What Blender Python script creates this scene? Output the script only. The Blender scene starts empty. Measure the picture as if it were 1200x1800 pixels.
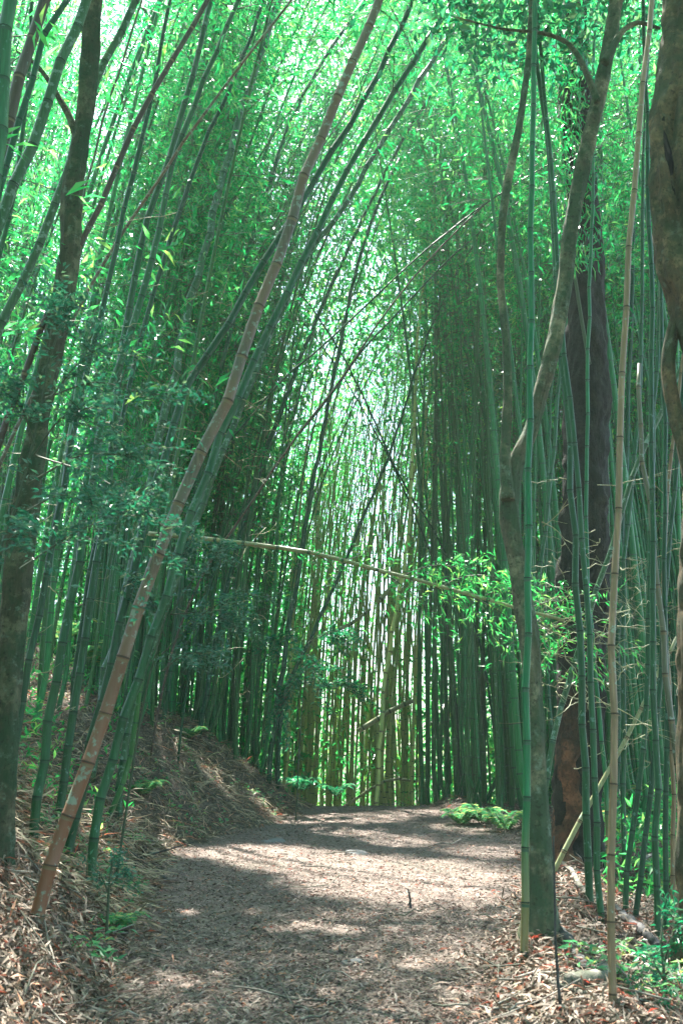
import bpy, math, random
import numpy as np
from math import radians, sin, cos, tan, pi
from mathutils import Vector, Matrix

# ------------------------------------------------------------------ camera, sky, sun, exposure
S = bpy.context.scene
COL = S.collection
TILT = radians(14.0)
FPX = 1729.0                       # focal length in the 1200 x 1800 photograph's pixels
CAMZ = 1.45
cam_d = bpy.data.cameras.new("camera")
cam = bpy.data.objects.new("camera", cam_d)
COL.objects.link(cam)
cam.location = (0, 0, CAMZ)
cam.rotation_euler = (radians(90) + TILT, 0, 0)
cam_d.sensor_fit = 'VERTICAL'
cam_d.sensor_height = 36.0
cam_d.lens = FPX / 1800.0 * 36.0
cam_d.clip_start = 0.05
cam_d.clip_end = 2000.0
cam_d.dof.use_dof = True
cam_d.dof.focus_distance = 11.0
cam_d.dof.aperture_fstop = 3.5
S.camera = cam

SUN_EL, SUN_AZ = radians(64), radians(-9)    # azimuth measured from +Y towards +X
world = bpy.data.worlds.new("World")
S.world = world
world.use_nodes = True
wn = world.node_tree
wn.nodes.clear()
sky = wn.nodes.new("ShaderNodeTexSky")
sky.sky_type = 'NISHITA'
sky.sun_disc = False
sky.sun_elevation = SUN_EL
sky.sun_rotation = SUN_AZ
sky.air_density = 1.0
sky.dust_density = 2.0
sky.ozone_density = 1.5
bg = wn.nodes.new("ShaderNodeBackground")
bg.inputs["Strength"].default_value = 0.11
wo = wn.nodes.new("ShaderNodeOutputWorld")
wn.links.new(sky.outputs[0], bg.inputs[0])
wn.links.new(bg.outputs[0], wo.inputs[0])

sun_d = bpy.data.lights.new("sun", 'SUN')
sun_d.energy = 5.0
sun_d.angle = radians(0.5)
sun_d.color = (1.0, 0.95, 0.86)
sun = bpy.data.objects.new("sun", sun_d)
COL.objects.link(sun)
sdir = Vector((sin(SUN_AZ) * cos(SUN_EL), cos(SUN_AZ) * cos(SUN_EL), sin(SUN_EL)))   # towards the sun
sun.rotation_euler = sdir.to_track_quat('Z', 'Y').to_euler()
sun.location = sdir * 60

S.view_settings.view_transform = 'Standard'
S.view_settings.look = 'None'
S.view_settings.gamma = 1.0
S.view_settings.exposure = 2.66
S.render.engine = 'CYCLES'
S.cycles.max_bounces = 8
S.cycles.diffuse_bounces = 4
S.cycles.transmission_bounces = 5
S.cycles.glossy_bounces = 2
S.cycles.volume_bounces = 0
S.cycles.use_denoising = True
S.cycles.sample_clamp_indirect = 6.0

rng = np.random.default_rng(7)
random.seed(7)

# ------------------------------------------------------------------ helpers: picture point -> place
CT, ST = cos(TILT), sin(TILT)


def P(px, py, d):
    """the point at forward distance d on the sight line of a photo point"""
    u, v = (px - 600) / FPX, (900 - py) / FPX
    dy, dz = CT - v * ST, ST + v * CT
    k = d / dy
    return np.array([u * k, d, CAMZ + dz * k])


YK = np.array([0, 4, 5.3, 6.5, 8, 12, 15, 18, 22, 26, 32, 60], float)
LK = np.array([-1.3, -1.3, -1.2, -1.35, -1.55, -1.95, -1.0, -0.55, -0.9, -2.4, -6, -20], float)
RK = np.array([0.8, 0.75, 0.77, 0.9, 1.35, 2.3, 2.1, 1.6, 1.2, -0.4, -4, -17], float)


def edges(y):
    return np.interp(y, YK, LK), np.interp(y, YK, RK)


def wav(x, y, f, s):
    return (np.sin(x * f * 1.3 + y * f * .7 + s) + np.sin(x * f * -.8 + y * f * 1.6 + s * 2.1)
            + np.sin(x * f * 2.3 - y * f * 1.9 + s * 3.7) * .5) / 2.5


def H(x, y):
    x = np.asarray(x, float)
    y = np.asarray(y, float)
    L, R = edges(y)
    base = np.where(y < 18, 0.0333 * y, 0.6 - 0.085 * (y - 18) + 0.0)
    base = np.where(y > 30, -0.42 + 0.0 * y, base)
    base = base - 0.04 * np.maximum(0, y - 40)
    s = np.maximum(0, L - x) + 0.0
    far = np.clip((y - 11) / 3.5, 0, 1) * np.clip((24 - y) / 5, 0, 1)
    k2 = 0.72 * (1 - far) + 0.30 * far
    s = np.where(s > 0, s * s / (s + 0.18), 0)
    fade = np.clip((34 - y) / 12, 0.0, 1) * np.clip((y + 1) / 5, 0, 1)
    rise = np.where(s < 1.9, 0.78 * s, 0.78 * 1.9 + k2 * (s - 1.9))
    rise = np.where(s > 9, 0.78 * 1.9 + k2 * 7.1 + 0.1 * (s - 9), rise) * fade
    # low verge on the right
    q = np.maximum(0, x - R)
    verge = 0.10 * np.exp(-((q - .45) / .3) ** 2) * np.where(q > 0, 1, 0) - 0.03 * np.minimum(q, 6) * np.clip(q, 0, 1)
    n = np.clip(np.maximum(s, q) * 1.4, 0.12, 1)
    z = base + rise + verge
    z = z + n * (0.11 * wav(x, y, 1.1, 1.0) + 0.065 * wav(x, y, 3.1, 4.0) + 0.045 * wav(x, y, 8.3, 2.0) + .016 * wav(x, y, 21., 5.))
    return z


def G(px, py, dmax=45.0, dz=0.0):
    """where the sight line of a photo point meets the ground"""
    for d in np.arange(3.0, dmax, 0.05):
        p = P(px, py, d)
        if p[2] <= float(H(p[0], p[1])) + dz:
            return p
    return P(px, py, 16)


# ------------------------------------------------------------------ helpers: materials
def nodes(name):
    m = bpy.data.materials.new(name)
    m.use_nodes = True
    nt = m.node_tree
    nt.nodes.clear()
    out = nt.nodes.new("ShaderNodeOutputMaterial")
    return m, nt, out


def ramp(nt, stops, fac=None, interp='LINEAR'):
    r = nt.nodes.new("ShaderNodeValToRGB")
    r.color_ramp.interpolation = interp
    el = r.color_ramp.elements
    while len(el) < len(stops):
        el.new(0.5)
    for e, (p, c) in zip(el, stops):
        e.position = p
        e.color = (c[0], c[1], c[2], 1)
    if fac is not None:
        nt.links.new(fac, r.inputs[0])
    return r.outputs[0]


def noise(nt, scale, detail=4, rough=.55, stretch=None, seed=0.0, out=0):
    tc = nt.nodes.new("ShaderNodeTexCoord")
    mp = nt.nodes.new("ShaderNodeMapping")
    mp.inputs["Location"].default_value = (seed, seed * .7, seed * .3)
    if stretch:
        mp.inputs["Scale"].default_value = stretch
    nt.links.new(tc.outputs["Object"], mp.inputs[0])
    n = nt.nodes.new("ShaderNodeTexNoise")
    n.inputs["Scale"].default_value = scale
    n.inputs["Detail"].default_value = detail
    n.inputs["Roughness"].default_value = rough
    nt.links.new(mp.outputs[0], n.inputs["Vector"])
    return n.outputs[out]


def mix(nt, fac, a, b):
    m = nt.nodes.new("ShaderNodeMix")
    m.data_type = 'RGBA'
    for sock, v in ((m.inputs[0], fac), (m.inputs[6], a), (m.inputs[7], b)):
        if isinstance(v, (int, float)):
            sock.default_value = v
        elif isinstance(v, tuple):
            sock.default_value = (v[0], v[1], v[2], 1)
        else:
            nt.links.new(v, sock)
    return m.outputs[2]


def maprange(nt, v, a, b, c=0.0, d=1.0):
    m = nt.nodes.new("ShaderNodeMapRange")
    nt.links.new(v, m.inputs[0])
    for i, x in enumerate((a, b, c, d)):
        m.inputs[i + 1].default_value = x
    return m.outputs[0]


def leaf_mat(name, dark, mid, light, trans, rough=.27, tw=.5, dead=None, spec=.9):
    m, nt, out = nodes(name)
    g = nt.nodes.new("ShaderNodeNewGeometry")
    r = g.outputs["Random Per Island"]
    stops = [(0, dark), (.5, mid), (1, light)]
    if dead:
        stops = [(0, dark), (.45, mid), (.93, light), (.97, dead)]
    c = ramp(nt, stops, r)
    tstops = [(0, tuple(x * .6 for x in trans)), (.55, trans), (.8, (trans[0] * 3 + .02, trans[1] * 1.2, trans[2] * 1.1)), (1, (trans[0] * 7 + .12, trans[1] * 1.3, trans[2] * 1.15))]
    t = ramp(nt, tstops, r)
    bs = nt.nodes.new("ShaderNodeBsdfPrincipled")
    nt.links.new(c, bs.inputs["Base Color"])
    bs.inputs["Roughness"].default_value = rough
    bs.inputs["Specular IOR Level"].default_value = spec
    tr = nt.nodes.new("ShaderNodeBsdfTranslucent")
    nt.links.new(t, tr.inputs[0])
    mx = nt.nodes.new("ShaderNodeMixShader")
    mx.inputs[0].default_value = tw
    nt.links.new(bs.outputs[0], mx.inputs[1])
    nt.links.new(tr.outputs[0], mx.inputs[2])
    nt.links.new(mx.outputs[0], out.inputs[0])
    return m


def surf(name, color, rough=.7, bump=None, bstr=.4, spec=.4):
    """color(nt) -> socket, bump(nt) -> socket"""
    m, nt, out = nodes(name)
    bs = nt.nodes.new("ShaderNodeBsdfPrincipled")
    c = color(nt) if callable(color) else color
    if isinstance(c, tuple):
        bs.inputs["Base Color"].default_value = (c[0], c[1], c[2], 1)
    else:
        nt.links.new(c, bs.inputs["Base Color"])
    bs.inputs["Roughness"].default_value = rough
    bs.inputs["Specular IOR Level"].default_value = spec
    if bump:
        b = nt.nodes.new("ShaderNodeBump")
        b.inputs["Strength"].default_value = bstr
        b.inputs["Distance"].default_value = .03
        nt.links.new(bump(nt), b.inputs["Height"])
        nt.links.new(b.outputs[0], bs.inputs["Normal"])
    nt.links.new(bs.outputs[0], out.inputs[0])
    return m


def culm_color(a, b, lichen=.0, lcol=(.30, .40, .33), brown=None, streak=True, foot=None):
    def f(nt):
        oi = nt.nodes.new("ShaderNodeObjectInfo")
        c = mix(nt, maprange(nt, noise(nt, 2.2, 3, stretch=(3, 3, .35)), .3, .7), a, b)
        c = mix(nt, maprange(nt, oi.outputs["Random"], 0, 1, 0, .35), c, tuple(x * .45 for x in a))
        if streak:
            c = mix(nt, maprange(nt, noise(nt, 26, 3, stretch=(3, 3, .12), seed=3), .5, .78, 0, .5), c, tuple(min(1, x * 1.9 + .01) for x in b))
        if brown:
            c = mix(nt, maprange(nt, noise(nt, 1.4, 4, seed=9), .45, .6, 0, .8), c, brown)
        if foot:      # the lowest stretch of the stem has its own colour
            tc = nt.nodes.new("ShaderNodeTexCoord")
            sx = nt.nodes.new("ShaderNodeSeparateXYZ")
            nt.links.new(tc.outputs["Object"], sx.inputs[0])
            c = mix(nt, maprange(nt, sx.outputs[2], foot[1] - foot[2], foot[1] + foot[2], .85, 0), c, foot[0])
        if lichen > 0:
            n1 = noise(nt, 17, 5, .62, seed=5)
            fa = maprange(nt, n1, .64 - .08 * lichen, .69 - .08 * lichen, 0, .8)
            c = mix(nt, fa, c, mix(nt, noise(nt, 60, 2), lcol, tuple(x * .7 for x in lcol)))
        return c
    return f


def mk_culm(name, a, b, **k):
    rough = k.pop('rough', .42)
    if a[0] > a[1]:
        a, b = tuple(x * .72 for x in a), tuple(x * .72 for x in b)
    else:
        a, b = (a[0] * .75, a[1] * .80, a[2] * .50), (b[0] * .75, b[1] * .80, b[2] * .50)
    return surf(name, culm_color(a, b, **k), rough, lambda nt: noise(nt, 40, 3, stretch=(2, 2, .3)), .12, spec=.3)


M = {}
M['culm_green'] = mk_culm('culm_green', (.012, .075, .042), (.028, .13, .075), lichen=.25, lcol=(.13, .25, .19))
M['culm_stand'] = mk_culm('culm_stand', (.018, .15, .075), (.04, .24, .125), lichen=.2, lcol=(.16, .30, .2))  # lighter copy of the green culm, light filtering through leaves put into its color
M['culm_stand_old'] = mk_culm('culm_stand_old', (.028, .125, .06), (.065, .19, .09), lichen=.3, lcol=(.18, .28, .2))
M['culm_bright'] = mk_culm('culm_bright', (.008, .13, .065), (.014, .18, .09), rough=.35, foot=((.22, .16, .07), .55, .35))
M['culm_dark'] = mk_culm('culm_dark', (.008, .055, .032), (.015, .09, .055), lichen=.2, lcol=(.10, .20, .15))
M['culm_lichen'] = mk_culm('culm_lichen', (.03, .10, .06), (.06, .14, .09), lichen=1.0, lcol=(.20, .31, .24))
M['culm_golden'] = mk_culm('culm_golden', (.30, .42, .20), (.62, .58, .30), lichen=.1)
M['culm_straw'] = mk_culm('culm_straw', (.26, .18, .095), (.36, .24, .13), lichen=.5, lcol=(.25, .36, .27))
M['culm_rust'] = mk_culm('culm_rust', (.095, .088, .058), (.17, .145, .095), lichen=1.0, lcol=(.22, .30, .22), brown=(.15, .09, .05), foot=((.19, .075, .038), 1.5, 1.1))
M['culm_brown'] = mk_culm('culm_brown', (.07, .05, .035), (.11, .075, .05), lichen=.3, lcol=(.16, .2, .16))
M['culm_grey'] = mk_culm('culm_grey', (.10, .10, .095), (.17, .16, .16), lichen=.2)
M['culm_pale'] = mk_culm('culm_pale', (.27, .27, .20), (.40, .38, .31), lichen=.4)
M['node_dark'] = surf('node_dark', (.012, .030, .018), .8)
M['node_pale'] = surf('node_pale', (.035, .085, .05), .7)
M['joint_brown'] = surf('joint_brown', (.05, .036, .022), .8)
M['joint_tan'] = surf('joint_tan', (.16, .125, .07), .7)
M['twig'] = surf('twig', (.05, .075, .04), .7)
M['leaf'] = leaf_mat('bamboo_leaf', (.008, .075, .030), (.016, .13, .046), (.07, .20, .07), (.020, .56, .135), dead=(.3, .26, .16))
M['leaf_far'] = leaf_mat('bamboo_leaf_sunlit_color', (.015, .13, .045), (.03, .19, .065), (.12, .27, .10), (.06, .66, .145), tw=.6)  # the same bamboo leaf with sunlit brightness put into its colors
M['leaf_small'] = leaf_mat('sapling_leaf', (.012, .07, .05), (.02, .11, .08), (.05, .18, .14), (.02, .30, .14), rough=.3, tw=.3, spec=.8)
M['leaf_broad'] = leaf_mat('broad_leaf', (.008, .05, .028), (.012, .08, .045), (.03, .14, .06), (.02, .40, .16), tw=.42)
M['fern'] = leaf_mat('fern_leaf', (.03, .17, .07), (.05, .22, .09), (.12, .30, .11), (.12, .60, .20), rough=.5, tw=.4)
M['litter'] = leaf_mat('dead_leaf', (.04, .03, .02), (.12, .09, .063), (.32, .255, .20), (.18, .13, .09), rough=.6, tw=.12, dead=(.30, .15, .08), spec=.3)
M['straw'] = leaf_mat('straw', (.12, .095, .06), (.28, .23, .15), (.45, .38, .26), (.3, .24, .14), rough=.6, tw=.12, spec=.3)
M['litter_path'] = leaf_mat('dead_leaf_trodden', (.045, .033, .025), (.135, .10, .08), (.30, .245, .21), (.18, .13, .10), rough=.7, tw=.08, dead=(.28, .15, .09), spec=.25)


def bark_color(a, b, moss, lich=None, ml=.5):
    def f(nt):
        c = mix(nt, maprange(nt, noise(nt, 7, 9, .75, stretch=(1, 1, .35)), .38, .62), a, b)
        c = mix(nt, maprange(nt, noise(nt, 4.5, 8, .7, seed=14), .50, .58, 0, .75), c, tuple(min(1, x * 1.9) for x in b))
        c = mix(nt, maprange(nt, noise(nt, 2.6, 9, .72, seed=4), ml - .06, ml + .08, 0, .9), c, moss)
        c = mix(nt, maprange(nt, noise(nt, 30, 4, .7, seed=6), .56, .66, 0, .7), c, tuple(x * .3 for x in a))
        if lich:
            c = mix(nt, maprange(nt, noise(nt, 8, 9, .75, seed=8), .57, .66, 0, .7), c, lich)
        return c
    return f


def bark_bump(nt):
    return noise(nt, 16, 10, .75, stretch=(1, 1, .35))


M['bark_moss'] = surf('bark_mossy', bark_color((.070, .070, .042), (.16, .15, .092), (.040, .08, .04), (.20, .27, .20), .46), .9, bark_bump, .9)
M['bark_left'] = surf('bark_left', bark_color((.035, .042, .022), (.085, .085, .05), (.020, .060, .026), (.15, .22, .16), .5), .9, bark_bump, .9)
M['bark_dark'] = surf('bark_dark', bark_color((.008, .009, .006), (.018, .018, .012), (.011, .018, .010)), .95, bark_bump, 1.2)


def rust_col(nt):
    c = bark_color((.06, .028, .017), (.13, .058, .03), (.035, .032, .02))(nt)
    tc = nt.nodes.new("ShaderNodeTexCoord")
    sx = nt.nodes.new("ShaderNodeSeparateXYZ")
    nt.links.new(tc.outputs["Object"], sx.inputs[0])
    ad = nt.nodes.new("ShaderNodeMath")
    ad.operation = 'ADD'
    nt.links.new(sx.outputs[2], ad.inputs[0])
    nt.links.new(maprange(nt, noise(nt, 3.5, 8, .75, stretch=(1, 1, .4)), 0, 1, -1.6, 1.6), ad.inputs[1])
    return mix(nt, maprange(nt, ad.outputs[0], .9, 1.7), c, (.020, .020, .014))


M['bark_rust'] = surf('bark_rust', rust_col, .95, bark_bump, 1.2)
M['bark_gnarl'] = surf('bark_gnarled', bark_color((.065, .050, .028), (.17, .115, .06), (.055, .070, .036), (.16, .19, .13), .47), .9, bark_bump, 1.2)
M['hole_shade'] = surf('hollow_shade', (.008, .007, .006), 1.0)  # near black core color standing in for the shade inside the hollow
M['deadwood'] = surf('deadwood', bark_color((.10, .09, .075), (.24, .21, .18), (.08, .09, .06), (.28, .28, .25)), .85, bark_bump, .6)
M['deadwood_dark'] = surf('deadwood_dark', bark_color((.03, .03, .032), (.07, .065, .065), (.03, .04, .035)), .8, bark_bump, .6)
M['rock'] = surf('rock', lambda nt: mix(nt, noise(nt, 8, 6), (.07, .07, .07), (.20, .20, .20)), .85, lambda nt: noise(nt, 18, 6), .6)


def ground_col(nt):
    c = mix(nt, maprange(nt, noise(nt, 3.0, 8, .68), .3, .7), (.035, .030, .022), (.10, .08, .058))
    c = mix(nt, maprange(nt, noise(nt, 42, 5, .7, seed=2), .5, .68), c, (.26, .21, .17))
    c = mix(nt, maprange(nt, noise(nt, .9, 4, .6, seed=5), .52, .7, 0, .6), c, (.04, .065, .035))
    return c


def path_col(nt):
    c = mix(nt, maprange(nt, noise(nt, 2.2, 8, .7), .3, .7), (.062, .047, .036), (.19, .143, .12))
    c = mix(nt, maprange(nt, noise(nt, 48, 8, .8, seed=2), .50, .62), c, (.34, .275, .245))
    c = mix(nt, maprange(nt, noise(nt, 19, 8, .8, seed=12), .52, .62, 0, .85), c, (.04, .034, .026))
    c = mix(nt, maprange(nt, noise(nt, .8, 4, .6, seed=7), .55, .75, 0, .35), c, (.09, .10, .06))
    return c


M['ground'] = surf('forest_floor', ground_col, .95, lambda nt: noise(nt, 20, 10, .75), 1.0)
M['path'] = surf('trodden_earth', path_col, .92, lambda nt: noise(nt, 26, 10, .75), .8)


# ------------------------------------------------------------------ helpers: meshes
class MB:
    """collects geometry, then links it as one mesh object"""
    def __init__(self):
        self.v, self.f, self.m, self.n = [], [], [], 0

    def add(self, verts, faces, mi=0):
        verts = np.asarray(verts, np.float32).reshape(-1, 3)
        faces = np.asarray(faces, np.int32).reshape(-1, 4)
        self.v.append(verts)
        self.f.append(faces + self.n)
        self.m.append(np.full(len(faces), mi, np.int32) if np.isscalar(mi) else np.asarray(mi, np.int32))
        self.n += len(verts)

    def arrays(self):
        return np.concatenate(self.v), np.concatenate(self.f), np.concatenate(self.m)

    def mesh(self, name, mats, smooth=True):
        v, f, mi = self.arrays()
        me = bpy.data.meshes.new(name)
        tri = f[:, 3] == f[:, 2]
        cnt = np.where(tri, 3, 4)
        keep = np.ones(f.shape, bool)
        keep[tri, 3] = False
        loops = f[keep]
        me.vertices.add(len(v))
        me.vertices.foreach_set("co", v.ravel())
        me.loops.add(len(loops))
        me.loops.foreach_set("vertex_index", loops)
        me.polygons.add(len(f))
        st = np.concatenate([[0], np.cumsum(cnt)[:-1]]).astype(np.int32)
        me.polygons.foreach_set("loop_start", st)
        for mt in mats:
            me.materials.append(mt)
        me.polygons.foreach_set("material_index", mi)
        me.polygons.foreach_set("use_smooth", np.full(len(f), smooth))
        me.update(calc_edges=True)
        me.validate()
        return me

    def obj(self, name, mats, parent=None, smooth=True):
        o = bpy.data.objects.new(name, self.mesh(name, mats, smooth))
        COL.objects.link(o)
        if parent is not None:
            o.parent = parent
        return o


def tag(o, label=None, cat=None, group=None, kind=None):
    if label: o['label'] = label
    if cat: o['category'] = cat
    if group: o['group'] = group
    if kind: o['kind'] = kind
    return o


def thing(name, loc, label, cat, group=None):
    o = bpy.data.objects.new(name, None)
    o.empty_display_size = .1
    COL.objects.link(o)
    o.location = loc
    return tag(o, label, cat, group)


def catmull(pts, n_per=8):
    p = np.asarray(pts, float)
    p = np.vstack([2 * p[0] - p[1], p, 2 * p[-1] - p[-2]])
    out = []
    t = np.linspace(0, 1, n_per, endpoint=False)[:, None]
    for i in range(1, len(p) - 2):
        a, b, c, d = p[i - 1], p[i], p[i + 1], p[i + 2]
        out.append(.5 * ((2 * b) + (-a + c) * t + (2 * a - 5 * b + 4 * c - d) * t ** 2 + (-a + 3 * b - 3 * c + d) * t ** 3))
    out.append(p[-2][None])
    return np.vstack(out)


def resample(poly, s):
    seg = np.linalg.norm(np.diff(poly, axis=0), axis=1)
    cs = np.concatenate([[0], np.cumsum(seg)])
    return np.stack([np.interp(s, cs, poly[:, k]) for k in range(poly.shape[1])], 1)


def length(poly):
    return float(np.linalg.norm(np.diff(poly, axis=0), axis=1).sum())


def frames(p):
    t = np.gradient(p, axis=0)
    t /= np.linalg.norm(t, axis=1, keepdims=True) + 1e-9
    ref = np.array([0, 1., 0]) if abs(t[0][1]) < .8 else np.array([1., 0, 0])
    a = np.cross(t, ref)
    a /= np.linalg.norm(a, axis=1, keepdims=True) + 1e-9
    b = np.cross(t, a)
    return t, a, b


def tube(mb, p, r, sides=8, mi=0, lump=None):
    """p (N,3) r (N,) ; mi scalar or per segment ; lump (N,sides) radius factor"""
    n = len(p)
    t, a, b = frames(p)
    ang = np.linspace(0, 2 * pi, sides, endpoint=False)
    rr = np.asarray(r, float)[:, None] * (np.ones((n, sides)) if lump is None else lump)
    v = p[:, None, :] + rr[..., None] * (np.cos(ang)[None, :, None] * a[:, None, :] + np.sin(ang)[None, :, None] * b[:, None, :])
    i = np.arange(n - 1)[:, None] * sides
    j = np.arange(sides)[None, :]
    jn = (j + 1) % sides
    f = np.stack([i + j, i + jn, i + sides + jn, i + sides + j], -1).reshape(-1, 4)
    m = np.repeat(np.full(n - 1, mi) if np.isscalar(mi) else np.asarray(mi), sides)
    vv = v.reshape(-1, 3)
    # end caps (fans)
    vv = np.vstack([vv, p[0], p[-1]])
    c0, c1 = n * sides, n * sides + 1
    jj = np.arange(sides)
    jjn = (jj + 1) % sides
    f0 = np.stack([jjn, jj, np.full(sides, c0), np.full(sides, c0)], 1)
    k = (n - 1) * sides
    f1 = np.stack([k + jj, k + jjn, np.full(sides, c1), np.full(sides, c1)], 1)
    mb.add(vv, np.vstack([f, f0, f1]), np.concatenate([m, np.full(sides, m[0]), np.full(sides, m[-1])]))


def leaves(mb, pos, dirs, L, W, mi=0, rs=rng, fold=.25, flat=None):
    """one small folded, pointed leaf at every pos"""
    n = len(pos)
    d = dirs / (np.linalg.norm(dirs, axis=1, keepdims=True) + 1e-9)
    up = rs.normal(size=(n, 3)) * .6 + np.array([0, 0, 1.0]) if flat is None else flat
    side = np.cross(d, up)
    side /= np.linalg.norm(side, axis=1, keepdims=True) + 1e-9
    nr = np.cross(side, d)
    L = np.broadcast_to(L, (n,))[:, None]
    W = np.broadcast_to(W, (n,))[:, None]
    mid = pos + d * L * .42 + nr * L * .05
    tip = pos + d * L - nr * L * .10
    a = mid + side * W * .5 + nr * W * fold
    b = mid - side * W * .5 + nr * W * fold
    v = np.stack([pos, a, tip, b], 1).reshape(-1, 3)
    k = np.arange(n)[:, None] * 4
    f = np.hstack([k, k + 1, k + 2, k + 3])
    mb.add(v, f, mi)


def culm_mesh(mb, poly, r0, r1, sides=10, inter=.30, fine=True, mats=(0, 1, 2), straw_to=None):
    Lt = length(poly)
    nodes_s, s = [], .12
    k = 0
    while s < Lt - .05:
        nodes_s.append(s)
        k += 1
        s += inter * (0.8 + .4 * min(1, k / 9)) * (1 - .25 * s / Lt) * (1 + .05 * sin(k * 2.7 + r0 * 900))
    rad = lambda s: r0 + (r1 - r0) * (np.asarray(s) / Lt) ** 1.15
    ss, rf, seg = [0.0], [1.0], []
    for s in nodes_s:
        if fine:
            for ds, k, m in ((-.022, 1.0, mats[0]), (-.004, 1.01, mats[1]), (0.0, 1.09, mats[0]), (.004, 1.04, mats[2]), (.009, 1.07, mats[2]), (.016, 1.0, mats[0])):
                ss.append(s + ds)
                rf.append(k)
                seg.append(m)
        else:
            for ds, k, m in ((-.008, 1.0, mats[0]), (.008, 1.06, mats[1])):
                ss.append(s + ds)
                rf.append(k)
                seg.append(m)
    ss.append(Lt)
    rf.append(1.0)
    seg.append(mats[0])
    ss = np.array(ss)
    p = resample(poly, ss)
    if fine:      # every joint kicks the stem a little to one side
        kk = np.random.default_rng(int(r0 * 1e5) + len(ss))
        off = kk.normal(size=(len(nodes_s) + 2, 3)) * r0 * .28
        off[0] = 0
        off[:, 2] = 0
        ns = np.concatenate([[0], nodes_s, [Lt]])
        p = p + np.stack([np.interp(ss, ns, off[:, k]) for k in range(3)], 1)
    tube(mb, p, rad(ss) * np.array(rf), sides, np.array(seg))
    return np.array(nodes_s)


def crown_mesh(mb, poly, s0, rs, per=26, bl=1.1, lsz=.13, mi_leaf=0, mi_twig=1, every=.33, twigs=True, upw=.45, nb=2, spread=.16, wid=.17):
    Lt = length(poly)
    ss = np.arange(s0, Lt, every)
    base = resample(poly, ss)
    t, a, b = frames(resample(poly, np.linspace(0, Lt, 60)))
    for s, q in zip(ss, base):
        i = min(59, int(s / Lt * 59))
        fr = (s - s0) / max(.1, Lt - s0)
        for _ in range(nb):
            if rs.random() < .12:
                continue
            az = rs.random() * 2 * pi
            l = bl * (.55 + .6 * sin(pi * min(1, .15 + .85 * fr))) * (.6 + .7 * rs.random())
            out = cos(az) * a[i] + sin(az) * b[i]
            d0 = out + t[i] * upw * (.6 + .9 * rs.random())
            d0 /= np.linalg.norm(d0)
            k = np.linspace(0, 1, 6)[:, None]
            br = q + d0 * l * k - np.array([0, 0, 1.]) * (k ** 2) * l * (.25 + .35 * rs.random())
            if twigs:
                tube(mb, br, np.linspace(.006, .0015, 6), 3, mi_twig)
            n = int(per * (.6 + .8 * rs.random()))
            # leaves sit in little fans on side twigs
            nf = max(2, n // 5)
            u = .2 + .8 * rs.random(nf) ** .8
            c = resample(br, u * l) + rs.normal(size=(nf, 3)) * spread * l * np.array([1, 1, .8])
            fd = (d0[None] * .5 + rs.normal(size=(nf, 3)) * .6 + np.array([0, 0, -.45]))
            pos = np.repeat(c, 5, 0) + rs.normal(size=(nf * 5, 3)) * .035
            dr = np.repeat(fd, 5, 0) + rs.normal(size=(nf * 5, 3)) * .42
            L = lsz * (.65 + .7 * rs.random(nf * 5))
            leaves(mb, pos, dr, L, L * wid, mi_leaf, rs)


def extend(poly, total, droop=.05, rs=rng):
    """carry the culm on past its last given point, arching over more and more"""
    poly = list(poly)
    Lt = length(np.array(poly))
    d = poly[-1] - poly[-3]
    d = d / np.linalg.norm(d)
    while Lt < total:
        h = np.array([d[0], d[1], 0])
        hn = np.linalg.norm(h) + 1e-6
        d = d + h / hn * droop * .5 - np.array([0, 0, 1]) * droop * .5
        d /= np.linalg.norm(d)
        poly.append(poly[-1] + d * .4)
        Lt += .4
    return np.array(poly)


# ------------------------------------------------------------------ the ground and the path
def build_ground():
    xs = np.concatenate([np.linspace(-90, -12, 30), np.arange(-11.6, 9.0, .09), np.linspace(9.2, 90, 34)])
    ys = np.concatenate([np.linspace(-40, 1.6, 16), np.arange(2, 22, .09), np.arange(22.2, 40, .45), np.linspace(41, 160, 30)])
    X, Y = np.meshgrid(xs, ys)
    Z = H(X, Y)
    L, R = edges(Y)
    ins = np.clip((np.minimum(X - L, R - X) - .02) / .15, 0, 1) * (Y > 2) * (Y < 26)
    Z = Z - .06 * ins
    n, m = X.shape
    v = np.stack([X, Y, Z], -1).reshape(-1, 3)
    i = (np.arange(n - 1)[:, None] * m + np.arange(m - 1)[None]).ravel()
    f = np.stack([i, i + 1, i + m + 1, i + m], 1)
    mb = MB()
    mb.add(v, f)
    tag(mb.obj('ground', [M['ground']]), kind='structure')
    ys = np.arange(2.2, 25.8, .06)
    ts = np.linspace(-.06, 1.06, 56)
    L, R = edges(ys)
    wob = .07 * np.sin(ys * 2.1) + .04 * np.sin(ys * 5.3 + 1)
    X = (L + wob * .6)[:, None] + (R - L)[:, None] * ts[None]
    Y = np.repeat(ys[:, None], len(ts), 1)
    e = np.minimum(ts + .06, 1.06 - ts)[None]
    Z = H(X, Y) + .012 - .05 * np.exp(-(e / .035) ** 2) + .010 * wav(X, Y, 6., 3.) + .006 * wav(X, Y, 19., 1.)
    n, m = X.shape
    v = np.stack([X, Y, Z], -1).reshape(-1, 3)
    i = (np.arange(n - 1)[:, None] * m + np.arange(m - 1)[None]).ravel()
    f = np.stack([i, i + 1, i + m + 1, i + m], 1)
    mb = MB()
    mb.add(v, f)
    tag(mb.obj('path', [M['path']]), kind='structure')


build_ground()


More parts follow.
